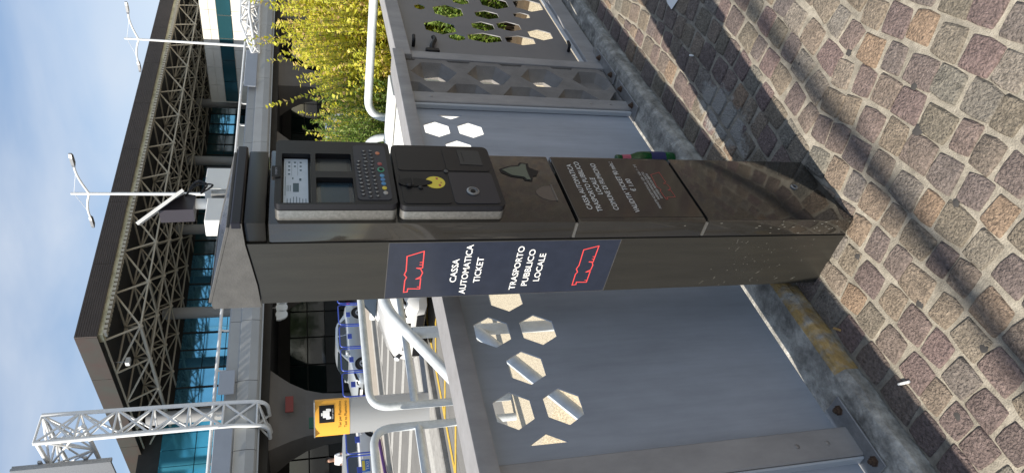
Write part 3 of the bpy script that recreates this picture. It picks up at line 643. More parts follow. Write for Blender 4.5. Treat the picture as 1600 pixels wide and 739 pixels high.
# white service cabinet
cb = thing('service_cabinet', 'white metal service cabinet behind the fence, right of the kiosk', 'cabinet', (2.9, 1.28, .008))
g = MB(); g.box(0, .28, 0, .52, .05, 1.0, .008); g.build('housing', mat('white_enamel', (.76, .77, .76), .4, var=.06, vscale=4), cb)
g = MB(); g.box(-.01, .29, -.01, .53, 1.0, 1.03, .006); g.build('top_cover', MATS['white_enamel'], cb); g = MB(); g.box(.02, .26, .02, .50, 0, .05); g.build('plinth', M_conc, cb)
g = MB(); g.box(-.006, -.001, .02, .50, .08, .97, .002); dr = g.build('door', MATS['white_enamel'], cb); g = MB(); g.box(-.016, -.006, .06, .08, .5, .6, .003); g.build('handle', M_blk2, dr)

# ================================================================== SOLAR POLE behind the kiosk
SP = thing('solar_pole', 'white pole with tilted solar panel and two white boxes, directly behind the kiosk top', 'pole', (2.56, 1.95, .008))
g = MB(); g.tube([(0, 0, 0), (0, 0, 2.46)], .035, 14); g.build('pole', M_wtruss, SP, True)
g = MB(); g.box(-.27, -.035, -.08, .05, 1.86, 2.22, .004); g.build('control_box', MATS['white_enamel'], SP)
g = MB(); g.box(.06, .30, -.08, .05, 1.82, 2.25, .004); bx = g.build('control_box', MATS['white_enamel'], SP); g = MB(); g.box(.296, .308, -.084, .054, 1.815, 2.255, .002); g.build('side_cover', M_blk2, bx)
g = MB(); g.box(-.045, .07, -.06, .05, 1.99, 2.06, .004); g.box(-.02, .015, -.10, -.05, 2.0, 2.2, .003); g.build('bracket', M_galv, SP)
pb, pd, pn_ = Vector((.502, -.402, -.766)), Vector((.767, .617, .179)), Vector((.4, -.677, .618))
pd = (pd-pn_*.03).normalized(); pn_ = pb.cross(pd)
MS = Matrix.Translation((-.06, -.02, 2.50)) @ Matrix(((pb.x, pd.x, pn_.x, 0), (pb.y, pd.y, pn_.y, 0), (pb.z, pd.z, pn_.z, 0), (0, 0, 0, 1)))
g = MB(); g.box(-.160, .160, -.13, .13, -.007, .007, .002, MS); sp = g.build('solar_panel', MATS['pv_glass'], SP)
g = MB()
for a in ((-.168, .168, -.14, -.13), (-.168, .168, .13, .14), (-.168, -.1602, -.1295, .1295), (.1602, .168, -.1295, .1295)): g.box(*a, -.0105, .0105, .001, MS)
g.build('panel_frame', M_wtruss, sp)
g = MB(); g.prism([(-.13, 2.50), (.05, 2.37), (.03, 2.30), (-.12, 2.30)], -.05, .05); g.build('tilt_bracket', mat('bracket_purple_grey', (.03, .026, .035), .5), SP)
for k in range(4):
    g = MB(); a = random.uniform(-.05, .05); g.tube(fillet([(.02, -.05, 2.36), (.08+a, -.11, 2.30), (.05, -.13, 2.18+a), (-.02, -.10, 2.26)], .06, 5), .005, 6); g.build('cable', M_blk2, SP, True)

# ================================================================== BOTTLE and litter
BT = thing('beer_bottle', 'green glass bottle with dark label standing on the kerb behind the kiosk', 'bottle', (.925, .415, .072))
g = MB(); g.lathe([(.028, 0), (.031, .006), (.031, .15), (.028, .172), (.016, .205), (.0135, .25), (.0145, .254), (.0145, .268), (.0125, .272)], 24); g.build('glass', M_bottle, BT, True)
g = MB(); g.lathe([(.0314, .045), (.0314, .115), (.0312, .115), (.0312, .045)], 24); lb = g.build('label', mat('bottle_label', (.02, .025, .10), .5), BT, True)
g = MB(); g.lathe([(.0168, .206), (.0145, .245), (.0143, .245), (.0166, .206)], 24); g.build('neck_label', mat('neck_label', (.45, .10, .14), .5), BT, True)
def litter(name, label, cat, loc, mb, m, rz=0):
    o = mb.build(name, m, None, True); o.location = loc; o.rotation_euler = (0, 0, rz); tag(o, label, cat); return o
g = MB(); g.tube([(-.02, 0, 0), (.02, 0, 0)], .0038, 8); litter('cigarette', 'white cigarette lying beside the kerb near the base plate', 'cigarette', (-.44, .235, .0068), g, M_white, 1.1)
g = MB(); g.tube([(-.014, 0, 0), (.014, 0, 0)], .004, 8); litter('cigarette_butt', 'tan cigarette butt in the shadow at the kerb foot, left of the kiosk', 'cigarette butt', (-.17, .31, .0068), g, mat('filter_tan', (.42, .26, .10), .8), .6)
g = MB(); g.tube([(-.013, 0, 0), (.013, 0, 0)], .004, 8); litter('cigarette_butt', 'pale cigarette butt on the shaded stones right of the kiosk', 'cigarette butt', (1.17, .04, .0068), g, M_white, .4)
g = MB(); g.add([(0, 0, 0), (.10, .01, .004), (.115, .06, .006), (.09, .075, .0), (.05, .07, .008), (.0, .06, .003)], [(0, 1, 4), (1, 2, 3), (1, 3, 4), (0, 4, 5)]); litter('paper_scrap', 'torn white paper scrap on the cobbles at the far right edge', 'paper', (1.43, -.10, .006), g, M_white, -.4)
for x_, y_, r_, lab in ((-.02, -.33, .016, 'largest dark gum spot on the sunlit cobbles in front of the kiosk'), (-.33, .03, .013, 'dark gum spot on the cobbles a step left of the kiosk corner'), (-.24, -.25, .012, 'dark gum spot on a cobble left of the largest gum spot'), (.07, -.42, .011, 'dark gum spot on the cobble nearest the right lower edge'), (.53, -.25, .012, 'dark gum spot in a joint right of the kiosk base, past the pole shadow'), (-.53, -.02, .013, 'dark gum spot on the sunlit cobbles beyond the cigarette'), (-.08, .08, .010, 'small dark gum spot close to the kiosk side at ground level'), (-.60, .17, .012, 'dark gum spot on the cobbles in front of the fence base plate'), (.35, -.38, .011, 'dark gum spot farthest from the kiosk on its right')):
    n = 11; g = MB(); rr = [r_*random.uniform(.7, 1.2) for _ in range(n)]
    g.add([(0, 0, .0012)]+[(math.cos(k*2*math.pi/n)*rr[k], math.sin(k*2*math.pi/n)*rr[k], -.0022) for k in range(n)], [(0, 1+k, 1+(k+1) % n) for k in range(n)])
    o = g.build('gum_spot', mat('old_gum', (.045, .042, .04), .9), None, True); o.location = (x_, y_, .0045); tag(o, lab, 'gum spot', 'gum spots on the cobbles')

# ================================================================== TERMINAL (its own axes: s along the facade, t away from the camera)
BR = -R(6)
def BW(s, t, z=0): p = Vector((CAM.x, CAM.y, 0))+E1*s+E2*t; return (p.x, p.y, z)
class LB(MB):
    """builder in (s, t, z), stored relative to an origin"""
    def __init__(s_, o): super().__init__(); s_.o = o
    def build(s_, *a, **k):
        s_.v = [(x-s_.o[0], y-s_.o[1], z-s_.o[2]) for x, y, z in s_.v]; return super().build(*a, **k)
def bthing(name, label, cat, o, group=None): return thing(name, label, cat, BW(*o), BR, group)
# ---- viaduct
VO = (13, 28, ROAD); VD = bthing('viaduct', 'grey elevated road with panelled parapet in front of the terminal', 'viaduct', VO)
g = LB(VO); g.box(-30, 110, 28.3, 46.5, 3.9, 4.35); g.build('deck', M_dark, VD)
k = 0; s = -8.7
pm = None
while s < 92:
    if pm is None:
        g = LB(VO); PP = [(0, 3.68), (-.10, 3.76), (-.16, 4.1), (-.10, 4.55), (-.02, 4.6), (-.02, 5.02), (.05, 5.10), (.22, 5.10), (.22, 3.68)]
        g.loft([[(s, 28.1+a, z) for a, z in PP], [(s+3.27, 28.1+a, z) for a, z in PP]]); pm = g.build('parapet_panel', M_bwhite, VD)
    else:
        c = pm.copy(); COL.objects.link(c); c.location = (pm.location.x+3.3*k, 0, 0)
    k += 1; s += 3.3
g = LB(VO); g.box(-30, 110, 28.22, 28.30, 3.60, 3.675); g.build('drip_edge', M_strip, VD)
g = LB(VO); g.tube([(-30, 28.12, 5.48), (110, 28.12, 5.48)], .075, 8); hrl = g.build('handrail', M_wtruss, VD, True)
for k in range(44):
    s = -8+2.2*k; g = LB(VO); g.tube([(s, 28.22, 5.08), (s, 28.22, 5.3), (s, 28.12, 5.45)], .05, 6); g.build('bracket', M_wtruss, hrl, True)
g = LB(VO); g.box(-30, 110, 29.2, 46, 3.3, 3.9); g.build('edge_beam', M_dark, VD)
def pier(s):
    g = LB(VO); secs = []
    for z, hw, d in ((LANE, .93, .54), (.9, 1.05, .6), (1.7, 1.2, .75), (2.4, 1.5, .95), (2.9, 1.8, 1.15), (3.3, 2.05, 1.35)): secs.append([(s-hw, 31-d, z), (s+hw*.25, 31-d*1.25, z), (s+hw, 31-d, z), (s+hw, 31+d, z), (s-hw, 31+d, z)])
    g.loft(secs); return g.build('pier', M_pier, VD)
for s in (-1, 8, 17.15, 26.2, 35.3, 44.5, 53.6, 62.8, 72): pier(s)
# ---- arrivals level
AO = (20, 37, ROAD)
TB = bthing('terminal_building', 'glass fronted airport terminal with wide canopy roof on a steel space frame', 'building', AO)
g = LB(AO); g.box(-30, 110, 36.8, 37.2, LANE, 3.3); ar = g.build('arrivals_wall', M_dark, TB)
pn0 = None
for s in range(-6, 80, 2):
    for z0, z1 in ((.55, 1.55), (1.62, 2.6)):
        g = LB(AO); g.box(s+.04, s+1.94, 36.7, 36.79, z0, z1); g.build('pane', M_glassd, ar)
    g = LB(AO); g.box(s+.04, s+1.94, 36.72, 36.79, LANE+.18, .5); g.build('tile_panel', mat('arrivals_tile', (.07, .065, .06), .6, var=.2, vscale=2), ar)
def sign(name, label, cat, o, w_, h_, m, d=.08, txt=None, tm=None):
    t_ = bthing(name, label, cat, o); g = MB(); g.box(-w_/2, w_/2, -d, 0, 0, h_, .01); g.build('board', m, t_)
    if txt: text('lettering', txt, w_*.8, h_*.35, tm or M_white, t_, FRONT(-w_*.4, -d-.004, h_*.32))
    return t_
sign('wall_sign', 'small red notice on the flared concrete pier above the taxi sign', 'sign', (17.2, 29.5, 2.25), .8, .36, mat('red_board', (.22, .045, .035), .7))
sign('exit_sign', 'dark green pictogram sign on the shaded side of the pier', 'sign', (16.1, 29.4, 1.2), .55, .38, mat('green_board', (.01, .09, .05), .5))
t_ = bthing('route_sign', 'white scalloped hanging sign under the viaduct beside the kiosk head', 'sign', (23.2, 30, 2.5))
g = MB()
for a in (-.45, 0, .45): g.lathe([(.3, -.05), (.3, .05)], 18, Matrix.Translation((a, 0, .35)) @ Matrix.Rotation(R(90), 4, 'X'))
g.box(-.8, .8, -.045, .045, .36, .6); g.build('board', MATS['white_enamel'], t_); g = MB(); g.tube([(0, 0, .6), (0, 0, .85)], .04, 8); g.build('hanger', M_galv, t_)
# ---- departures facade
g = LB(AO); g.box(-10, 110, 47.6, 48.2, 4.35, 12.6); fa = g.build('facade_wall', M_dark, TB)
for i in range(22):
    s = 28.0+1.62*i
    for j, (z0, z1) in enumerate(((4.5, 6.0), (6.05, 7.6), (7.65, 9.15), (9.2, 10.75))):
        g = LB(AO); g.box(s+.03, s+1.58, 47.3-.02*((i*7+j*3) % 3), 47.42, z0, z1); g.build('pane', M_glassb if i < 9 or i % 6 in (1, 2) else M_teal, fa)
for i in range(23):
    g = LB(AO); g.box(27.96+1.62*i, 28.03+1.62*i, 47.2, 47.6, 4.4, 10.8); g.build('mullion', M_dark, fa)
for i in range(8):
    s = 17.6+1.2*i
    for z0, z1 in ((4.5, 6.9), (6.95, 9.0), (9.05, 11.2)):
        g = LB(AO); g.box(s+.02, s+1.18, 47.28, 47.4, z0, z1); g.build('pane', mat('pale_blue_glass', (.12, .58, .78), .10, metal=.6, var=.2, vscale=.5), fa)
for s in (25.4, 33.9, 42.4, 50.9, 59.4):
    g = LB(AO); g.tube([(s, 44, 4.35), (s, 44, 11.6)], .42, 18); g.build('column', mat('column_grey', (.33, .33, .33), .5), TB, True)
g = LB(AO); g.box(49.8, 53.2, 41.5, 42.6, 4.35, 7.2, .03); g.build('white_hoarding', mat('hoarding', (.8, .79, .74), .7), TB)
g = LB(AO); g.box(54.5, 95, 29.3, 40.2, 4.36, 9.5); wg = g.build('side_wing', M_stone, TB)
for j in range(5):
    g = LB(AO); g.box(54.38, 54.49, 29.4+2.12*j+.03, 29.4+2.12*j+2.08, 7.2, 8.25); g.build('window', M_teal, wg)
for j in range(6):
    for z0, z1 in ((4.4, 5.75), (5.78, 7.16), (8.29, 8.85), (8.88, 9.48)):
        g = LB(AO); g.box(54.43, 54.497, 29.33+1.8*j, 29.33+1.8*j+1.77, z0, z1); g.build('stone_panel', M_stone, wg)
ad = bthing('advert_panel', 'orange and red advertising panel at the foot of the far left glass wall', 'sign', (17.9, 45.2, 4.4)); g = MB(); g.box(-1.3, 1.3, -.05, .05, .9, 3.1, .01); g.build('board', mat('advert_print', (.65, .10, .06), .5, col2=(.7, .45, .18), vscale=.9, detail=1), ad); g = MB(); g.box(-.08, .08, -.04, .04, 0, .9); g.build('stand', M_galv, ad)
# ---- canopy roof
CS0, CT0, CZ = 24.85, 34.0, 12.42
g = LB(AO); g.box(CS0+.1, 110, CT0+.1, 52, CZ+.12, CZ+.9); roof = g.build('canopy_roof', M_dark, TB)
for i in range(16):
    g = LB(AO); g.box(CS0+5.2*i+.012, CS0+5.2*i+5.188, CT0, CT0+.1, CZ, 13.5); g.build('fascia_panel', M_fascia, roof)
    for q in range(6):
        pass
for i in range(4):
    g = LB(AO); g.box(CS0, CS0+.1, CT0+.105+4.1*i, CT0+.1+4.1*i+4.08, CZ, 13.5); g.build('side_fascia_panel', M_fascia2, roof)
g = LB(AO)      # fine ribs of the fascia sheet
for q in range(9): g.box(CS0+.002, 108, CT0-.03, CT0-.002, CZ+.06+.115*q, CZ+.085+.115*q)
o = g.build('fascia_ribs', M_fascia, roof); o['kind'] = 'stuff'
g = LB(AO); g.box(CS0+.3, 108, CT0+.25, CT0+.95, CZ-.18, CZ+.1); g.build('cream_gutter', mat('cream_gutter', (.80, .76, .56), .7, col2=(.45, .42, .28), vscale=1.6), roof)
g = LB(AO)
for k in range(250):
    s = CS0+.4+.33*k; g.box(s, s+.2, CT0+.2, CT0+.6, CZ-.36, CZ-.19)
o = g.build('gutter_brackets', M_truss, roof); o['kind'] = 'stuff'
MOD = 3.3; NI = 22; NJ = 5
g = LB(AO)
U_ = lambda i, j: (CS0+.45+MOD*i, CT0+1.0+MOD*j, CZ-.1); L_ = lambda i, j: (CS0+1.8+MOD*i, CT0+1.65+MOD*j, 10.8)
for i in range(NI):
    for j in range(NJ):
        r_ = .062 if j == 0 or i == 0 else .05; sg = 6 if i < 8 else 5
        for a, b in ((0, 0), (1, 0), (0, 1), (1, 1)): g.tube([L_(i, j), U_(i+a, j+b)], r_, sg, cap=False)
        if i < NI-1: g.tube([L_(i, j), L_(i+1, j)], .06, sg, cap=False)
        if j < NJ-1: g.tube([L_(i, j), L_(i, j+1)], .11 if i == 0 else .06, sg, cap=False)
        g.tube([U_(i, j), U_(i+1, j)], .06, sg, cap=False); g.tube([U_(i, j), U_(i, j+1)], .06, sg, cap=False)
o = g.build('space_frame', M_truss, roof, True, fix=False); o['kind'] = 'stuff'
g = LB(AO)
for i in range(NI):
    for j in range(NJ):
        c = L_(i, j); g.lathe([(.02, -.16), (.12, -.1), (.16, 0), (.12, .1), (.02, .16)], 8, Matrix.Translation(c))
o = g.build('frame_nodes', M_truss, roof, True); o['kind'] = 'stuff'
fl_ = bthing('floodlight', 'small white floodlight hanging from the end of the canopy frame', 'floodlight', (25.6, 37.6, 10.9)); g = MB(); g.box(-.22, .22, -.15, .15, .6, .85, .03); g.build('lamp_head', M_wtruss, fl_); g = MB(); g.tube([(0, 0, .85), (0, 0, 1.5)], .03, 6); g.build('bracket', M_galv, fl_)
# second roof further left and behind
O2 = (12, 56, ROAD); r2 = bthing('rear_roof', 'dark sloping rear roof with copper edge behind the white gantry', 'roof', O2)
g = LB(O2); g.loft([[(a, t2, z) for a, z in ((-6, 11.6), (26.5, 15.6), (26.5, 16.7), (-6, 12.8))] for t2 in (55, 62)]); g.build('roof_slab', M_fascia, r2)
g = LB(O2); g.loft([[(a, t2, z) for a, z in ((-6, 10.6), (26.4, 14.3), (26.4, 15.5), (-6, 11.7))] for t2 in (54.6, 55.0)]); g.build('copper_edge', M_fascia2, r2)
for s in (0, 12, 24):
    g = LB(O2); g.tube([(s, 58, ROAD), (s, 58, 12+s*.1)], .4, 12); g.build('support', M_galv, r2)
g = LB(O2); g.box(-4, 25, 58.5, 59, 4, 11); g.build('rear_wall', M_pier, r2)
# ---- white gantry spanning the viaduct
GO = (16, 27.8, 3.2); GN = bthing('sign_gantry', 'white tubular truss gantry rising from the viaduct edge at far left', 'gantry', GO)
def truss(name, chords, n, r1, r2_, par, o):
    """chords: list of polylines with equal counts; lacing between neighbours"""
    for c in chords:
        g = LB(o); g.tube(c, r1, 10); g.build('chord', M_wtruss, par, True)
    g = LB(o)
    def at(c, u):
        L = [0]
        for a, b in zip(c, c[1:]): L.append(L[-1]+(Vector(b)-Vector(a)).length)
        d = u*L[-1]
        for i in range(len(c)-1):
            if d <= L[i+1]+1e-9: return Vector(c[i]).lerp(Vector(c[i+1]), (d-L[i])/(L[i+1]-L[i]))
        return Vector(c[-1])
    for q in range(len(chords)):
        A, B = chords[q], chords[(q+1) % len(chords)]
        if len(chords) == 2 and q == 1: break
        for k in range(n):
            a0, a1, b0, b1 = at(A, k/n), at(A, (k+1)/n), at(B, k/n), at(B, (k+1)/n)
            g.tube([a0, b1], r2_, 6); g.tube([b0, a1] if k % 1 == 0 else [a0, b0], r2_, 6); g.tube([a1, b1], r2_, 6)
    ob = g.build('lacing', M_wtruss, par, True); ob['kind'] = 'stuff'
foot = [(16.0, 29.3, 3.2), (16.4, 28.5, 3.3), (16.55, 27.9, 3.75), (16.6, 27.8, 4.6)]
truss('mast', [fillet([(16.45, 29.0, 3.25), (16.5, 27.85, 3.3), (16.55, 27.8, 5), (16.6, 27.8, 11.75)], .8, 6), fillet([(15.35, 29.0, 3.2), (15.4, 28.0, 3.2), (15.45, 27.8, 4.6), (15.4, 27.8, 11.8)], .8, 6), fillet([(15.95, 29.6, 3.2), (15.95, 28.7, 3.3), (15.95, 28.65, 5), (15.95, 28.65, 11.5)], .8, 6)], 7, .085, .045, GN, GO)
truss('beam', [[(15.45, 27.8, 11.72), (15.45, 46, 11.72)], [(16.55, 27.8, 11.72), (16.55, 46, 11.72)], [(16.0, 27.8, 10.2), (16.0, 46, 10.2)]], 9, .085, .045, GN, GO)
g = LB(GO); g.tube([(16, 45.8, 4.35), (16, 45.8, 11.6)], .14, 10); g.build('far_mast', M_wtruss, GN, True)
bs = bthing('sign_board', 'grey backed road sign board carried by the white gantry', 'sign', (15.0, 29, 9.2))
g = MB(); g.box(-.05, .05, 0, 9, .1, 3.6); g.build('board', M_galv, bs)
for k in range(6): g = MB(); g.box(-.05+.1, .2, 1.5*k+.1, 1.5*k+.22, .1, 3.6); g.build('rib', M_galv, bs)
for z_ in (1.0, 2.6): g = MB(); g.box(.2, .3, 0, 9, z_, z_+.12); g.build('rail', M_galv, bs)
GO2 = (47, 27.6, 4.5); G2 = bthing('gantry_arm', 'low white truss arm tapering to a point on the viaduct parapet at right', 'gantry', GO2)
truss('arm', [[(58, 27.7, 6.25), (47, 27.7, 5.85), (43.2, 27.7, 4.9)], [(58, 27.7, 4.75), (47, 27.7, 4.62), (43.4, 27.7, 4.5)], [(58, 26.9, 5.4), (47, 26.9, 5.2), (43.4, 27.5, 4.7)]], 7, .09, .05, G2, GO2)
for lab, s0, s1, z0, z1 in (('long grey board fixed to the viaduct parapet right of the gantry mast', 16.9, 18.1, 4.65, 5.3), ('grey board fixed to the viaduct parapet left of the gantry mast', 12.2, 15.3, 4.6, 5.32), ('grey board with cut corner on the viaduct parapet under the truss arm', 39.4, 43.6, 4.55, 5.3)):
    o_ = (s0, 27.75, z0); t_ = bthing('notice_board', lab, 'board', o_); g = LB(o_); g.box(s0, s1, 27.70, 27.75, z0, z1, .02); g.build('board', mat('panel_grey', (.34, .37, .42), .5, var=.1, vscale=1), t_)
    g = LB(o_); g.box((s0+s1)/2-.1, (s0+s1)/2+.1, 27.755, 27.99, z0+.2, z1-.2); g.build('fixing', M_galv, t_)
# ---- lamp posts on the viaduct
def lamp(s, t, top, label, z0=4.35, rz=BR, pr=.11):
    L = thing('street_lamp', label, 'street lamp', BW(s, t, z0), rz, 'double armed lamp posts'); h = top-z0
    g = MB(); g.tube([(0, 0, 0), (0, 0, h*.5), (0, 0, h)], pr, 12, pr*.65); g.build('pole', M_wtruss, L, True)
    for sg in (-1, 1):
        P = [(0, 0, h-.9), (.1, sg*.8, h-.62), (.1, sg*1.5, h-.52), (.1, sg*2.0, h-.55)]
        g = MB(); g.tube(fillet(P, .5, 5), .06, 8); am = g.build('arm', M_wtruss, L, True)
        g = MB(); g.loft([[(.1-w2, sg*yv, h-.60-a), (.1+w2, sg*yv, h-.60-a), (.1+w2*.7, sg*yv, h-.47), (.1-w2*.7, sg*yv, h-.47)] for yv, w2, a in ((1.9, .08, .0), (2.1, .16, .03), (2.6, .16, .03), (2.8, .06, .0))]); g.build('lamp_head', M_galv, am)
        g = MB(); g.tube([(0, 0, h-.15), (.1, sg*1.4, h-.5)], .012, 5); g.build('stay', M_wtruss, am)
    return L
lamp(47.7, 30, 13.7, 'white double armed lamp post rising in front of the canopy at right'); lamp(31.75, 30, 14.05, 'white double armed lamp post directly behind the solar panel')
sh = lamp(0, 0, 13.0, 'tall lamp post left of the fence, outside the view', 0, 0, .05); sh.location = (-6.3, .775, 0)

# ================================================================== CARS
def make_car(name, label, paint, L=4.2, Wd=1.75, H=1.47, sedan=False, group=None):
    """front towards +x, origin on the ground"""
    T = thing(name, label, 'car', (0, 0, 0), 0, group); hw = Wd/2; f = L/2; r = -L/2
    hoodz, belt = .92, .95
    st = [(r, .72, .45, .80), (r+.06, .86, .32, .90), (r+.30, .95, .24, .97 if not sedan else .98), (r+.75, 1, .20, 1.0), (r+1.2, 1, .18, .97), (0, 1, .17, .955), (f-1.35, 1, .18, .95), (f-.95, 1, .19, .92), (f-.45, .97, .20, .84), (f-.16, .90, .22, .74), (f-.03, .78, .28, .62), (f, .66, .36, .55)]
    g = MB(); secs = []
    for x, k, zb, zt in st:
        w_ = hw*k; half = [(w_*.80, zb), (w_*.97, zb+.12), (w_, zb+.30*(zt-zb)), (w_*.995, zb+.62*(zt-zb)), (w_*.95, zt-.07), (w_*.86, zt-.015), (w_*.45, zt+.02)]
        secs.append([(x, y, z) for y, z in half]+[(x, -y, z) for y, z in half[::-1]])
    g.loft(secs); g.build('body', paint, T, True)
    xa, xb, xc, xd = f-1.10, f-1.85, r+(1.15 if sedan else .62), r+(.62 if sedan else .12)
    def sec(x, z, w_): return (x, w_, z), (x, -w_, z)
    prof = [(xa, belt-.03, .86), (xa-.30, belt+.18, .80), (xb, H-.08, .68), (xb-.35, H-.02, .65), ((xb+xc)/2, H, .64), (xc+.2, H-.03, .64), (xc, H-.09, .66), (xd, belt+.02, .80)]
    g = MB(); n = len(prof)
    vs = [(x, hw*k, z) for x, z, k in prof]+[(x, -hw*k, z) for x, z, k in prof]
    g.add(vs, [(i, i+1, i+1+n, i+n) for i in range(n-1)]+[tuple(range(n))[::-1], tuple(range(n, 2*n)), (0, n, 2*n-1, n-1)]); cab = g.build('cabin', paint, T, True)
    def pane(nm, P, m=M_cglass):
        g = MB(); g.add(P, [tuple(range(len(P)))]); c = sum((Vector(p) for p in P), Vector())/len(P); return g.build(nm, m, cab, fix=False)
    e = .012
    pane('windscreen', [(xa-.02+e, .76*hw, belt+.02+e), (xa-.31+e, .74*hw, belt+.20+e), (xb+e, .62*hw, H-.085+e), (xb+e, -.62*hw, H-.085+e), (xa-.31+e, -.74*hw, belt+.20+e), (xa-.02+e, -.76*hw, belt+.02+e)])
    pane('rear_window', [(xc-.03-e, .58*hw, H-.12), (xd+.05-e, .70*hw, belt+.10), (xd+.05-e, -.70*hw, belt+.10), (xc-.03-e, -.58*hw, H-.12)])
    for sg in (1, -1):
        def sp(x, z):      # point on the sloping cabin side
            k = .82-(z-belt)/(H-belt)*.165; return (x, sg*(hw*k+.022), z)
        mid = (xb+xc)/2
        pane('side_window', [sp(xa-.32, belt+.03), sp(mid+.04, belt+.03), sp(mid+.04, H-.10), sp(xb-.06, H-.12), sp(xa-.44, belt+.22)])
        pane('side_window', [sp(mid-.04, belt+.03), sp(xd+.36, belt+.05), sp(xc+.10, H-.14), sp(mid-.04, H-.10)])
        g = MB(); g.box(xa-.42, xa-.24, sg*hw*.86, sg*(hw+.13), belt-.02, belt+.11, .03); g.build('mirror', paint, T, True)
        for hx in (mid+.20, mid-.75):
            g = MB(); g.box(hx, hx+.16, sg*(hw-.004), sg*(hw+.03), .80, .83, .006); g.build('door_handle', paint, T)
        for wx in (f-.82, r+.78):
            M = Matrix.Translation((wx, sg*(hw-.105), .315)) @ Matrix.Rotation(R(90), 4, 'X')
            g = MB(); g.lathe([(.37, -.11), (.37, .113)], 24, Matrix.Translation((0, 0, .03)) @ M); g.build('wheel_arch', M_blk2, T)
            g = MB(); g.lathe([(.20, -.12), (.29, -.125), (.315, -.10), (.315, .10), (.29, .125), (.20, .12)], 24, M); wh = g.build('wheel', M_tyre, T, True)
            g = MB(); g.lathe([(.21, -.126), (.20, -.13), (.05, -.118), (.05, .118), (.20, .13), (.21, .126)], 24, M)
            rim = g.build('rim', M_rim, wh, True)
            g = MB()
            for k in range(5):
                a = k*2*math.pi/5+.3; c = (math.cos(a)*.13, math.sin(a)*.13)
                g.lathe([(.045, .118), (.045, .133)], 6, M @ Matrix.Translation((c[0], c[1], 0))); g.lathe([(.045, -.133), (.045, -.118)], 6, M @ Matrix.Translation((c[0], c[1], 0)))
            g.build('rim_gap', M_blk2, wh)
        g = MB(); g.loft([[(f-.46, sg*hw*.93, .70), (f-.46, sg*hw*.955, .76), (f-.46, sg*hw*.90, .80)], [(f-.13, sg*hw*.86, .60), (f-.11, sg*hw*.89, .66), (f-.15, sg*hw*.84, .715)], [(f-.02, sg*hw*.58, .56), (f+.0, sg*hw*.58, .60), (f-.04, sg*hw*.56, .655)]]); hl = g.build('headlight', M_blk2, T)
        g = MB(); g.lathe([(.055, 0), (.05, .03), (.004, .045)], 12, Matrix.Translation((f-.11, sg*hw*.80, .655)) @ Matrix.Rotation(R(65), 4, 'Y')); g.build('lens', M_lens, hl, True)
        g = MB(); g.box(r-.012, r+.12, sg*hw*.62, sg*hw*.88, .70, .86, .02); g.build('tail_light', M_tail, T)
    g = MB(); g.box(f-.06, f+.012, -.42*hw, .42*hw, .50, .60, .01); gr_ = g.build('grille', M_blk2, T)
    g = MB(); g.box(f-.10, f+.008, -.62*hw, .62*hw, .27, .41, .01); g.build('air_intake', M_blk2, T)
    g = MB(); g.box(f+.010, f+.024, -.26, .26, .42, .53, .002); g.build('number_plate', M_white, T); g = MB(); g.box(r-.03, r-.01, -.26, .26, .55, .66, .002); g.build('number_plate', M_white, T)
    return T
c = make_car('parked_car', 'white hatchback with dark headlight parked just behind the railings left of the kiosk', M_ivory, 4.1, 1.76, 1.45); c.location = (8.95, 9.0-.6, ROAD); c.rotation_euler = (0, 0, math.pi)
c = make_car('parked_car', 'silver blue saloon waiting behind the blue racks', M_carsil, 4.5, 1.78, 1.43, True); c.location = (18.9, 23.0, LANE); c.rotation_euler = (0, 0, math.pi)
tx = make_car('taxi', 'white taxi with yellow and blue door badge at the left edge', M_ivory, 4.4, 1.78, 1.47); tx.location = (11.85, 21.5, LANE); tx.rotation_euler = (0, 0, math.pi)
g = MB(); g.box(-.20, .26, .889, .897, .60, .88, .002); bdg = g.build('door_badge', mat('badge_blue', (.03, .16, .5), .5), tx); g = MB(); g.box(-.16, .22, .8975, .8995, .76, .86); g.build('badge_stripe', M_yel, bdg); text('badge_lettering', 'TAXI', .32, .10, M_white, bdg, Matrix(((-1, 0, 0, .20), (0, 0, 1, .899), (0, 1, 0, .63), (0, 0, 0, 1))))
g = MB(); g.box(-.12, .12, -.2, .2, 1.47, 1.58, .02); g.build('roof_sign', M_white, tx)
for x_, lab in ((26.5, 'pale blue car half hidden by the green shrub, nearer the kiosk'), (33.0, 'silver car half hidden behind the golden shrub')):
    c = make_car('parked_car', lab, M_carblue if x_ < 30 else M_carsil, 4.2); c.location = (x_, 21.4, LANE); c.rotation_euler = (0, 0, math.pi)

# ---- blue racks along the taxi pavement
rk = thing('blue_rack', 'blue tube guard hoop with striped feet', 'guard rail', (9, 19.6, ROAD+.11), 0, 'blue guard hoops along the taxi rank')
g = MB(); g.tube(fillet([(0, 0, 0), (0, 0, .95), (1.05, 0, .95), (1.05, 0, 0)], .14, 5), .024, 8); g.build('hoop', M_blue, rk, True)
g = MB(); g.box(.40, .64, -.012, .012, .50, .66, .003); g.build('plate', M_blue, rk)
for x_ in (0, 1.05):
    g = MB(); g.tube([(x_, 0, .0), (x_, 0, .06)], .045, 10); g.build('foot', M_white, rk)
ORD = ['first', 'second', 'third', 'fourth', 'fifth', 'sixth', 'seventh', 'eighth', 'ninth', 'tenth', 'eleventh', 'twelfth', 'thirteenth']
for k in range(13):
    o = rk if k == 0 else copy_tree(rk)
    o.location = (9.3+1.16*k, 19.45+.02*k, ROAD+.11); o['label'] = 'blue tube guard hoop on the taxi pavement, %s from the left end of the row' % ORD[k]
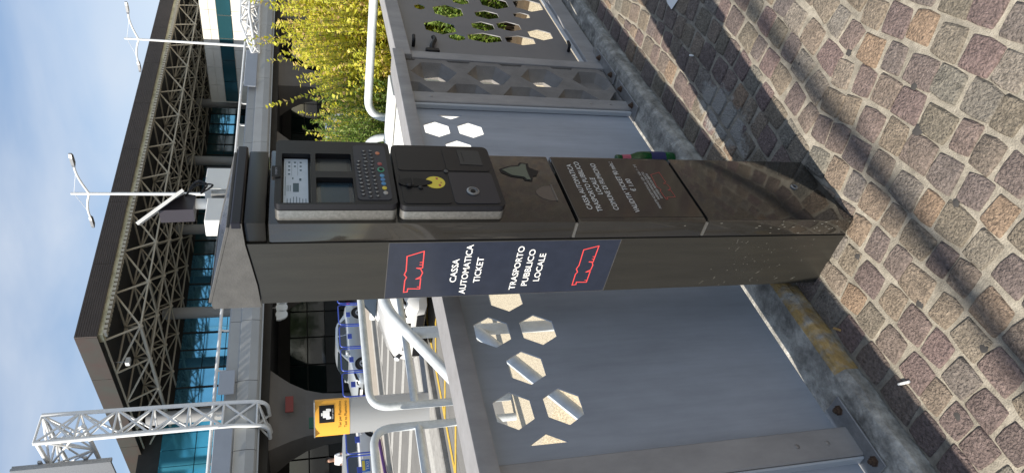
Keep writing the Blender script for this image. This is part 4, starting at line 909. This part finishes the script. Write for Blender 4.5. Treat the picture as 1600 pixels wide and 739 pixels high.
# ---- taxi totem
TT = thing('taxi_sign', 'grey sign column with yellow taxi panel standing between the railings and the road', 'sign', (6.25, 9.72, ROAD+.1), R(-46))
g = MB(); n = 9; wd = .31
def tot(z): return [(wd*(-1+2*k/(n-1)), -.10*(1-((-1+2*k/(n-1))**2)), z) for k in range(n)]+[(wd, .16, z), (-wd, .16, z)]
g.loft([tot(0), tot(1.45)]); g.build('column', mat('totem_grey', (.36, .37, .38), .3, metal=.3), TT, True)
g = MB(); g.loft([[(x*1.01, y-.006, z) for x, y, z in tot(1.452)], [(x*1.01, y-.006, z) for x, y, z in tot(2.05)]]); yp = g.build('yellow_panel', mat('sign_yellow', (.78, .38, .045), .45), TT, True)
g = MB(); g.box(-wd, wd, -.09, .15, 2.05, 2.07); g.build('top_cap', M_galv, TT)
def onp(x0, x1, z0, z1, m, nm, par, dy=0):
    g = MB(); N = 5; vs = []
    for k in range(N+1):
        x = x0+(x1-x0)*k/N; y = -.10*(1-(x/wd)**2)-.012-dy; vs += [(x, y, z0), (x, y, z1)]
    g.add(vs, [(2*k, 2*k+2, 2*k+3, 2*k+1) for k in range(N)]); return g.build(nm, m, par)
def bend(o, dy):
    for v in o.data.vertices: v.co.y = -.10*(1-(v.co.x/wd)**2)-dy
    return o
tile = onp(-.06, .24, 1.72, 1.98, M_blk2, 'pictogram_tile', yp)
for a in ((.0, .18, 1.80, 1.86), (.03, .15, 1.86, 1.915), (.065, .115, 1.92, 1.945), (.005, .045, 1.775, 1.80), (.135, .175, 1.775, 1.80)): onp(*a, M_white, 'pictogram', tile, .004)
bend(text('lettering', 'local taxi', .17, .022, M_white, tile, FRONT(.005, 0, 1.738)), .018)
for s_, z_ in (('Taxi per Fiumicino', 1.60), ('Taxi to Fiumicino', 1.50)): bend(text('lettering', s_, .46, .05, M_blk2, yp, FRONT(-.17, 0, z_)), .008)
g = MB(); g.tube([(0, 0, 0), (2.0, .95, 0)], .05, 8); o = g.build('purple_tube', mat('purple_paint', (.10, .03, .16), .5), None, True); o.location = (8.9, 16.75, ROAD+.18); tag(o, 'thin purple tube lying along the taxi kerb at left', 'tube')

# ---- a man by the taxi
def skin_mesh(verts, edges, radii, sub=2):
    me = bpy.data.meshes.new('p'); me.from_pydata(verts, edges, []); o = bpy.data.objects.new('p', me); COL.objects.link(o)
    sk = o.modifiers.new('s', 'SKIN')
    for v, r_ in zip(me.skin_vertices[0].data, radii): v.radius = r_ if isinstance(r_, tuple) else (r_, r_)
    me.skin_vertices[0].data[0].use_root = True
    sb = o.modifiers.new('u', 'SUBSURF'); sb.levels = sub; sb.render_levels = sub
    bpy.context.view_layer.update(); m2_ = bpy.data.meshes.new_from_object(o.evaluated_get(DG())); bpy.data.objects.remove(o); m2_.shade_smooth(); return m2_
def fig(name, V, m, par):
    names = list(V); idx = {k: i for i, k in enumerate(names)}
    me = skin_mesh([V[k][0] for k in names], [(idx[k], idx[V[k][2]]) for k in names if V[k][2]], [V[k][1] for k in names]); me.materials.append(m); me.name = name; return link(name, me, par)
PS = thing('person', 'person in a white t-shirt and dark trousers standing behind the taxi', 'person', (14.85, 24.9, LANE+.13), R(120))
B_ = {'pel': ((0, 0, .95), (.15, .11), None), 'sp': ((0, .01, 1.15), (.14, .10), 'pel'), 'ch': ((0, .03, 1.35), (.16, .11), 'sp'), 'nk': ((0, .05, 1.50), .055, 'ch'), 'hd0': ((0, .06, 1.58), .075, 'nk'), 'hd1': ((0, .07, 1.68), .092, 'hd0'), 'hd2': ((0, .06, 1.75), .06, 'hd1')}
for sg, n_ in ((1, 'l'), (-1, 'r')):
    B_.update({'sh'+n_: ((sg*.18, .03, 1.42), .055, 'ch'), 'el'+n_: ((sg*.25, .02, 1.15), .042, 'sh'+n_), 'wr'+n_: ((sg*.20, .20, 1.02), .03, 'el'+n_), 'ha'+n_: ((sg*.18, .28, 1.0), .035, 'wr'+n_),
               'hp'+n_: ((sg*.09, 0, .90), .085, 'pel'), 'kn'+n_: ((sg*.10, .03, .50), .058, 'hp'+n_), 'an'+n_: ((sg*.11, 0, .09), .04, 'kn'+n_), 'to'+n_: ((sg*.12, .15, .04), .04, 'an'+n_)})
fig('body', B_, M_skin, PS)
S_ = {'sp': ((0, 0, .92), (.175, .13), None), 'ch': ((0, .03, 1.35), (.18, .13), 'sp'), 'nk': ((0, .045, 1.46), .085, 'ch')}
for sg, n_ in ((1, 'l'), (-1, 'r')): S_.update({'sh'+n_: ((sg*.18, .03, 1.41), .075, 'ch'), 'el'+n_: ((sg*.235, .02, 1.22), .062, 'sh'+n_)})
fig('shirt', S_, M_cloth, PS)
T_ = {'pel': ((0, 0, .96), (.16, .12), None)}
for sg, n_ in ((1, 'l'), (-1, 'r')): T_.update({'hp'+n_: ((sg*.09, 0, .88), .098, 'pel'), 'kn'+n_: ((sg*.10, .03, .50), .075, 'hp'+n_), 'an'+n_: ((sg*.11, 0, .11), .06, 'kn'+n_)})
fig('trousers', T_, M_trouser, PS)
H_ = {'a': ((0, .04, 1.71), .098, None), 'b': ((0, .03, 1.77), .08, 'a'), 'c': ((0, -.01, 1.66), .06, 'a')}
fig('hair', H_, M_hair, PS)

# ================================================================== SHRUBS
def shrub(name, label, loc, n, hgt, rad, m, seed, leaf=.035, lw=.012, per=34, lean=.5, tall=None):
    rd = random.Random(seed); T = thing(name, label, 'shrub', loc, 0, 'planting behind the railings'); cr_ = MB(); sm = MB()
    for k in range(n):
        a = rd.uniform(0, 2*math.pi); q = math.sqrt(rd.random()); bx_, by_ = math.cos(a)*q*rad*.55, math.sin(a)*q*rad*.55
        h = hgt*rd.uniform(.55, 1.0)*(1-.25*q*q)
        if tall and k < tall: h = hgt*rd.uniform(1.02, 1.17); bx_ *= .7; by_ *= .7
        d = Vector((math.cos(a)*q*lean*rd.uniform(.5, 1.2), math.sin(a)*q*lean*rd.uniform(.5, 1.2), 1)).normalized()
        cv = Vector((rd.uniform(-.08, .08), rd.uniform(-.08, .08), 0)); L = h
        P = [Vector((bx_, by_, 0))+d*L*u+cv*u*u for u in (0, .33, .66, 1)]
        sm.tube(P, .005, 4, .0015, cap=False)
        for j in range(per):
            u = .18+.82*(j+rd.random())/per; i = min(2, int(u*3)); p = P[i].lerp(P[i+1], u*3-i); ax = (P[i+1]-P[i]).normalized()
            s_ = ax.orthogonal().normalized(); s_ = Matrix.Rotation(rd.uniform(0, 6.283), 3, ax) @ s_
            ld = (s_*rd.uniform(.7, 1.1)+ax*rd.uniform(.3, .9)).normalized(); sd_ = ld.cross(ax).normalized()*lw*rd.uniform(.7, 1.2); l_ = leaf*rd.uniform(.7, 1.25)*(1-.35*u)
            up_ = sd_.cross(ld).normalized()*.15*l_
            cr_.add([p, p+ld*l_*.5+sd_+up_, p+ld*l_, p+ld*l_*.5-sd_+up_], [(0, 1, 2), (0, 2, 3)])
    cr_.build('crown', m, T, fix=False); sm.build('stems', M_bark, T, fix=False); return T
shrub('golden_shrub', 'tall golden shrub with upright shoots nearest the gate', (4.5, 1.25, .05), 860, 1.86, 1.0, M_leafy, 1, .058, .019, 80, .45, 9)
shrub('golden_shrub', 'golden shrub in the middle of the bed with one tallest shoot', (5.35, 1.75, .05), 620, 1.90, .75, M_leafy, 2, .058, .019, 80, .36, 4)
shrub('golden_shrub', 'golden shrub with pinkish tips peeping just right of the kiosk head', (5.35, 3.3, .05), 240, 1.6, .42, M_leafy, 3, .058, .019, 66, .36, 3)
shrub('rosemary_shrub', 'green needle leaved shrub in front of the golden ones behind the tube hoop', (4.05, 2.2, .05), 600, 1.52, .8, M_leafg, 4, .06, .008, 100, .5)
shrub('rosemary_shrub', 'green needle leaved shrub beside the white cabinet', (4.25, 2.7, .05), 600, 1.60, .8, M_leafg, 5, .06, .008, 100, .5)
shrub('rosemary_shrub', 'green needle leaved shrub low behind the gate holes', (3.9, 1.1, .05), 420, .98, .6, M_leafg, 6, .06, .008, 90, .7)
shrub('rosemary_shrub', 'bright green grassy clump seen through the gate at far right', (4.75, .95, .05), 320, 1.0, .8, M_leafg, 8, .07, .009, 80, .8)
# trees across the forecourt, seen only mirrored in the arrivals glass
def tree(loc, seed, label):
    rd = random.Random(seed); T = thing('street_tree', label, 'tree', loc, 0, 'trees behind the viewer'); g = MB()
    g.tube([(0, 0, 0), (.1, 0, 1.5), (0, .1, 3.2)], .2, 8, .12); tips = []
    for k in range(9):
        a = k*.7+rd.random(); p = Vector((math.cos(a)*rd.uniform(1, 2.3), math.sin(a)*rd.uniform(1, 2.3), rd.uniform(1.2, 6.5))); g.tube([(0, .1, rd.uniform(2, 3.2)), p*.6+Vector((0, 0, 1)), p], .08, 6, .02); tips.append(p)
    g.build('trunk', M_bark, T, True); c_ = MB()
    for p in tips:
        for k in range(380):
            q = p+Vector((rd.gauss(0, .9), rd.gauss(0, .9), rd.gauss(0, .8))); a = Vector((rd.uniform(-1, 1), rd.uniform(-1, 1), rd.uniform(-1, 1))).normalized()*.16; b_ = a.orthogonal()*.5
            c_.add([q-a, q+b_, q+a, q-b_], [(0, 1, 2, 3)])
    c_.build('crown', M_tree, T, fix=False)
for k, (s, t) in enumerate(((48, -9), (54, -11), (60, -9), (66, -11), (73, -9), (80, -12))): tree(BW(s, t, -.004), 50+k, 'leafy street tree behind the viewer, %s of the row' % ORD[k])
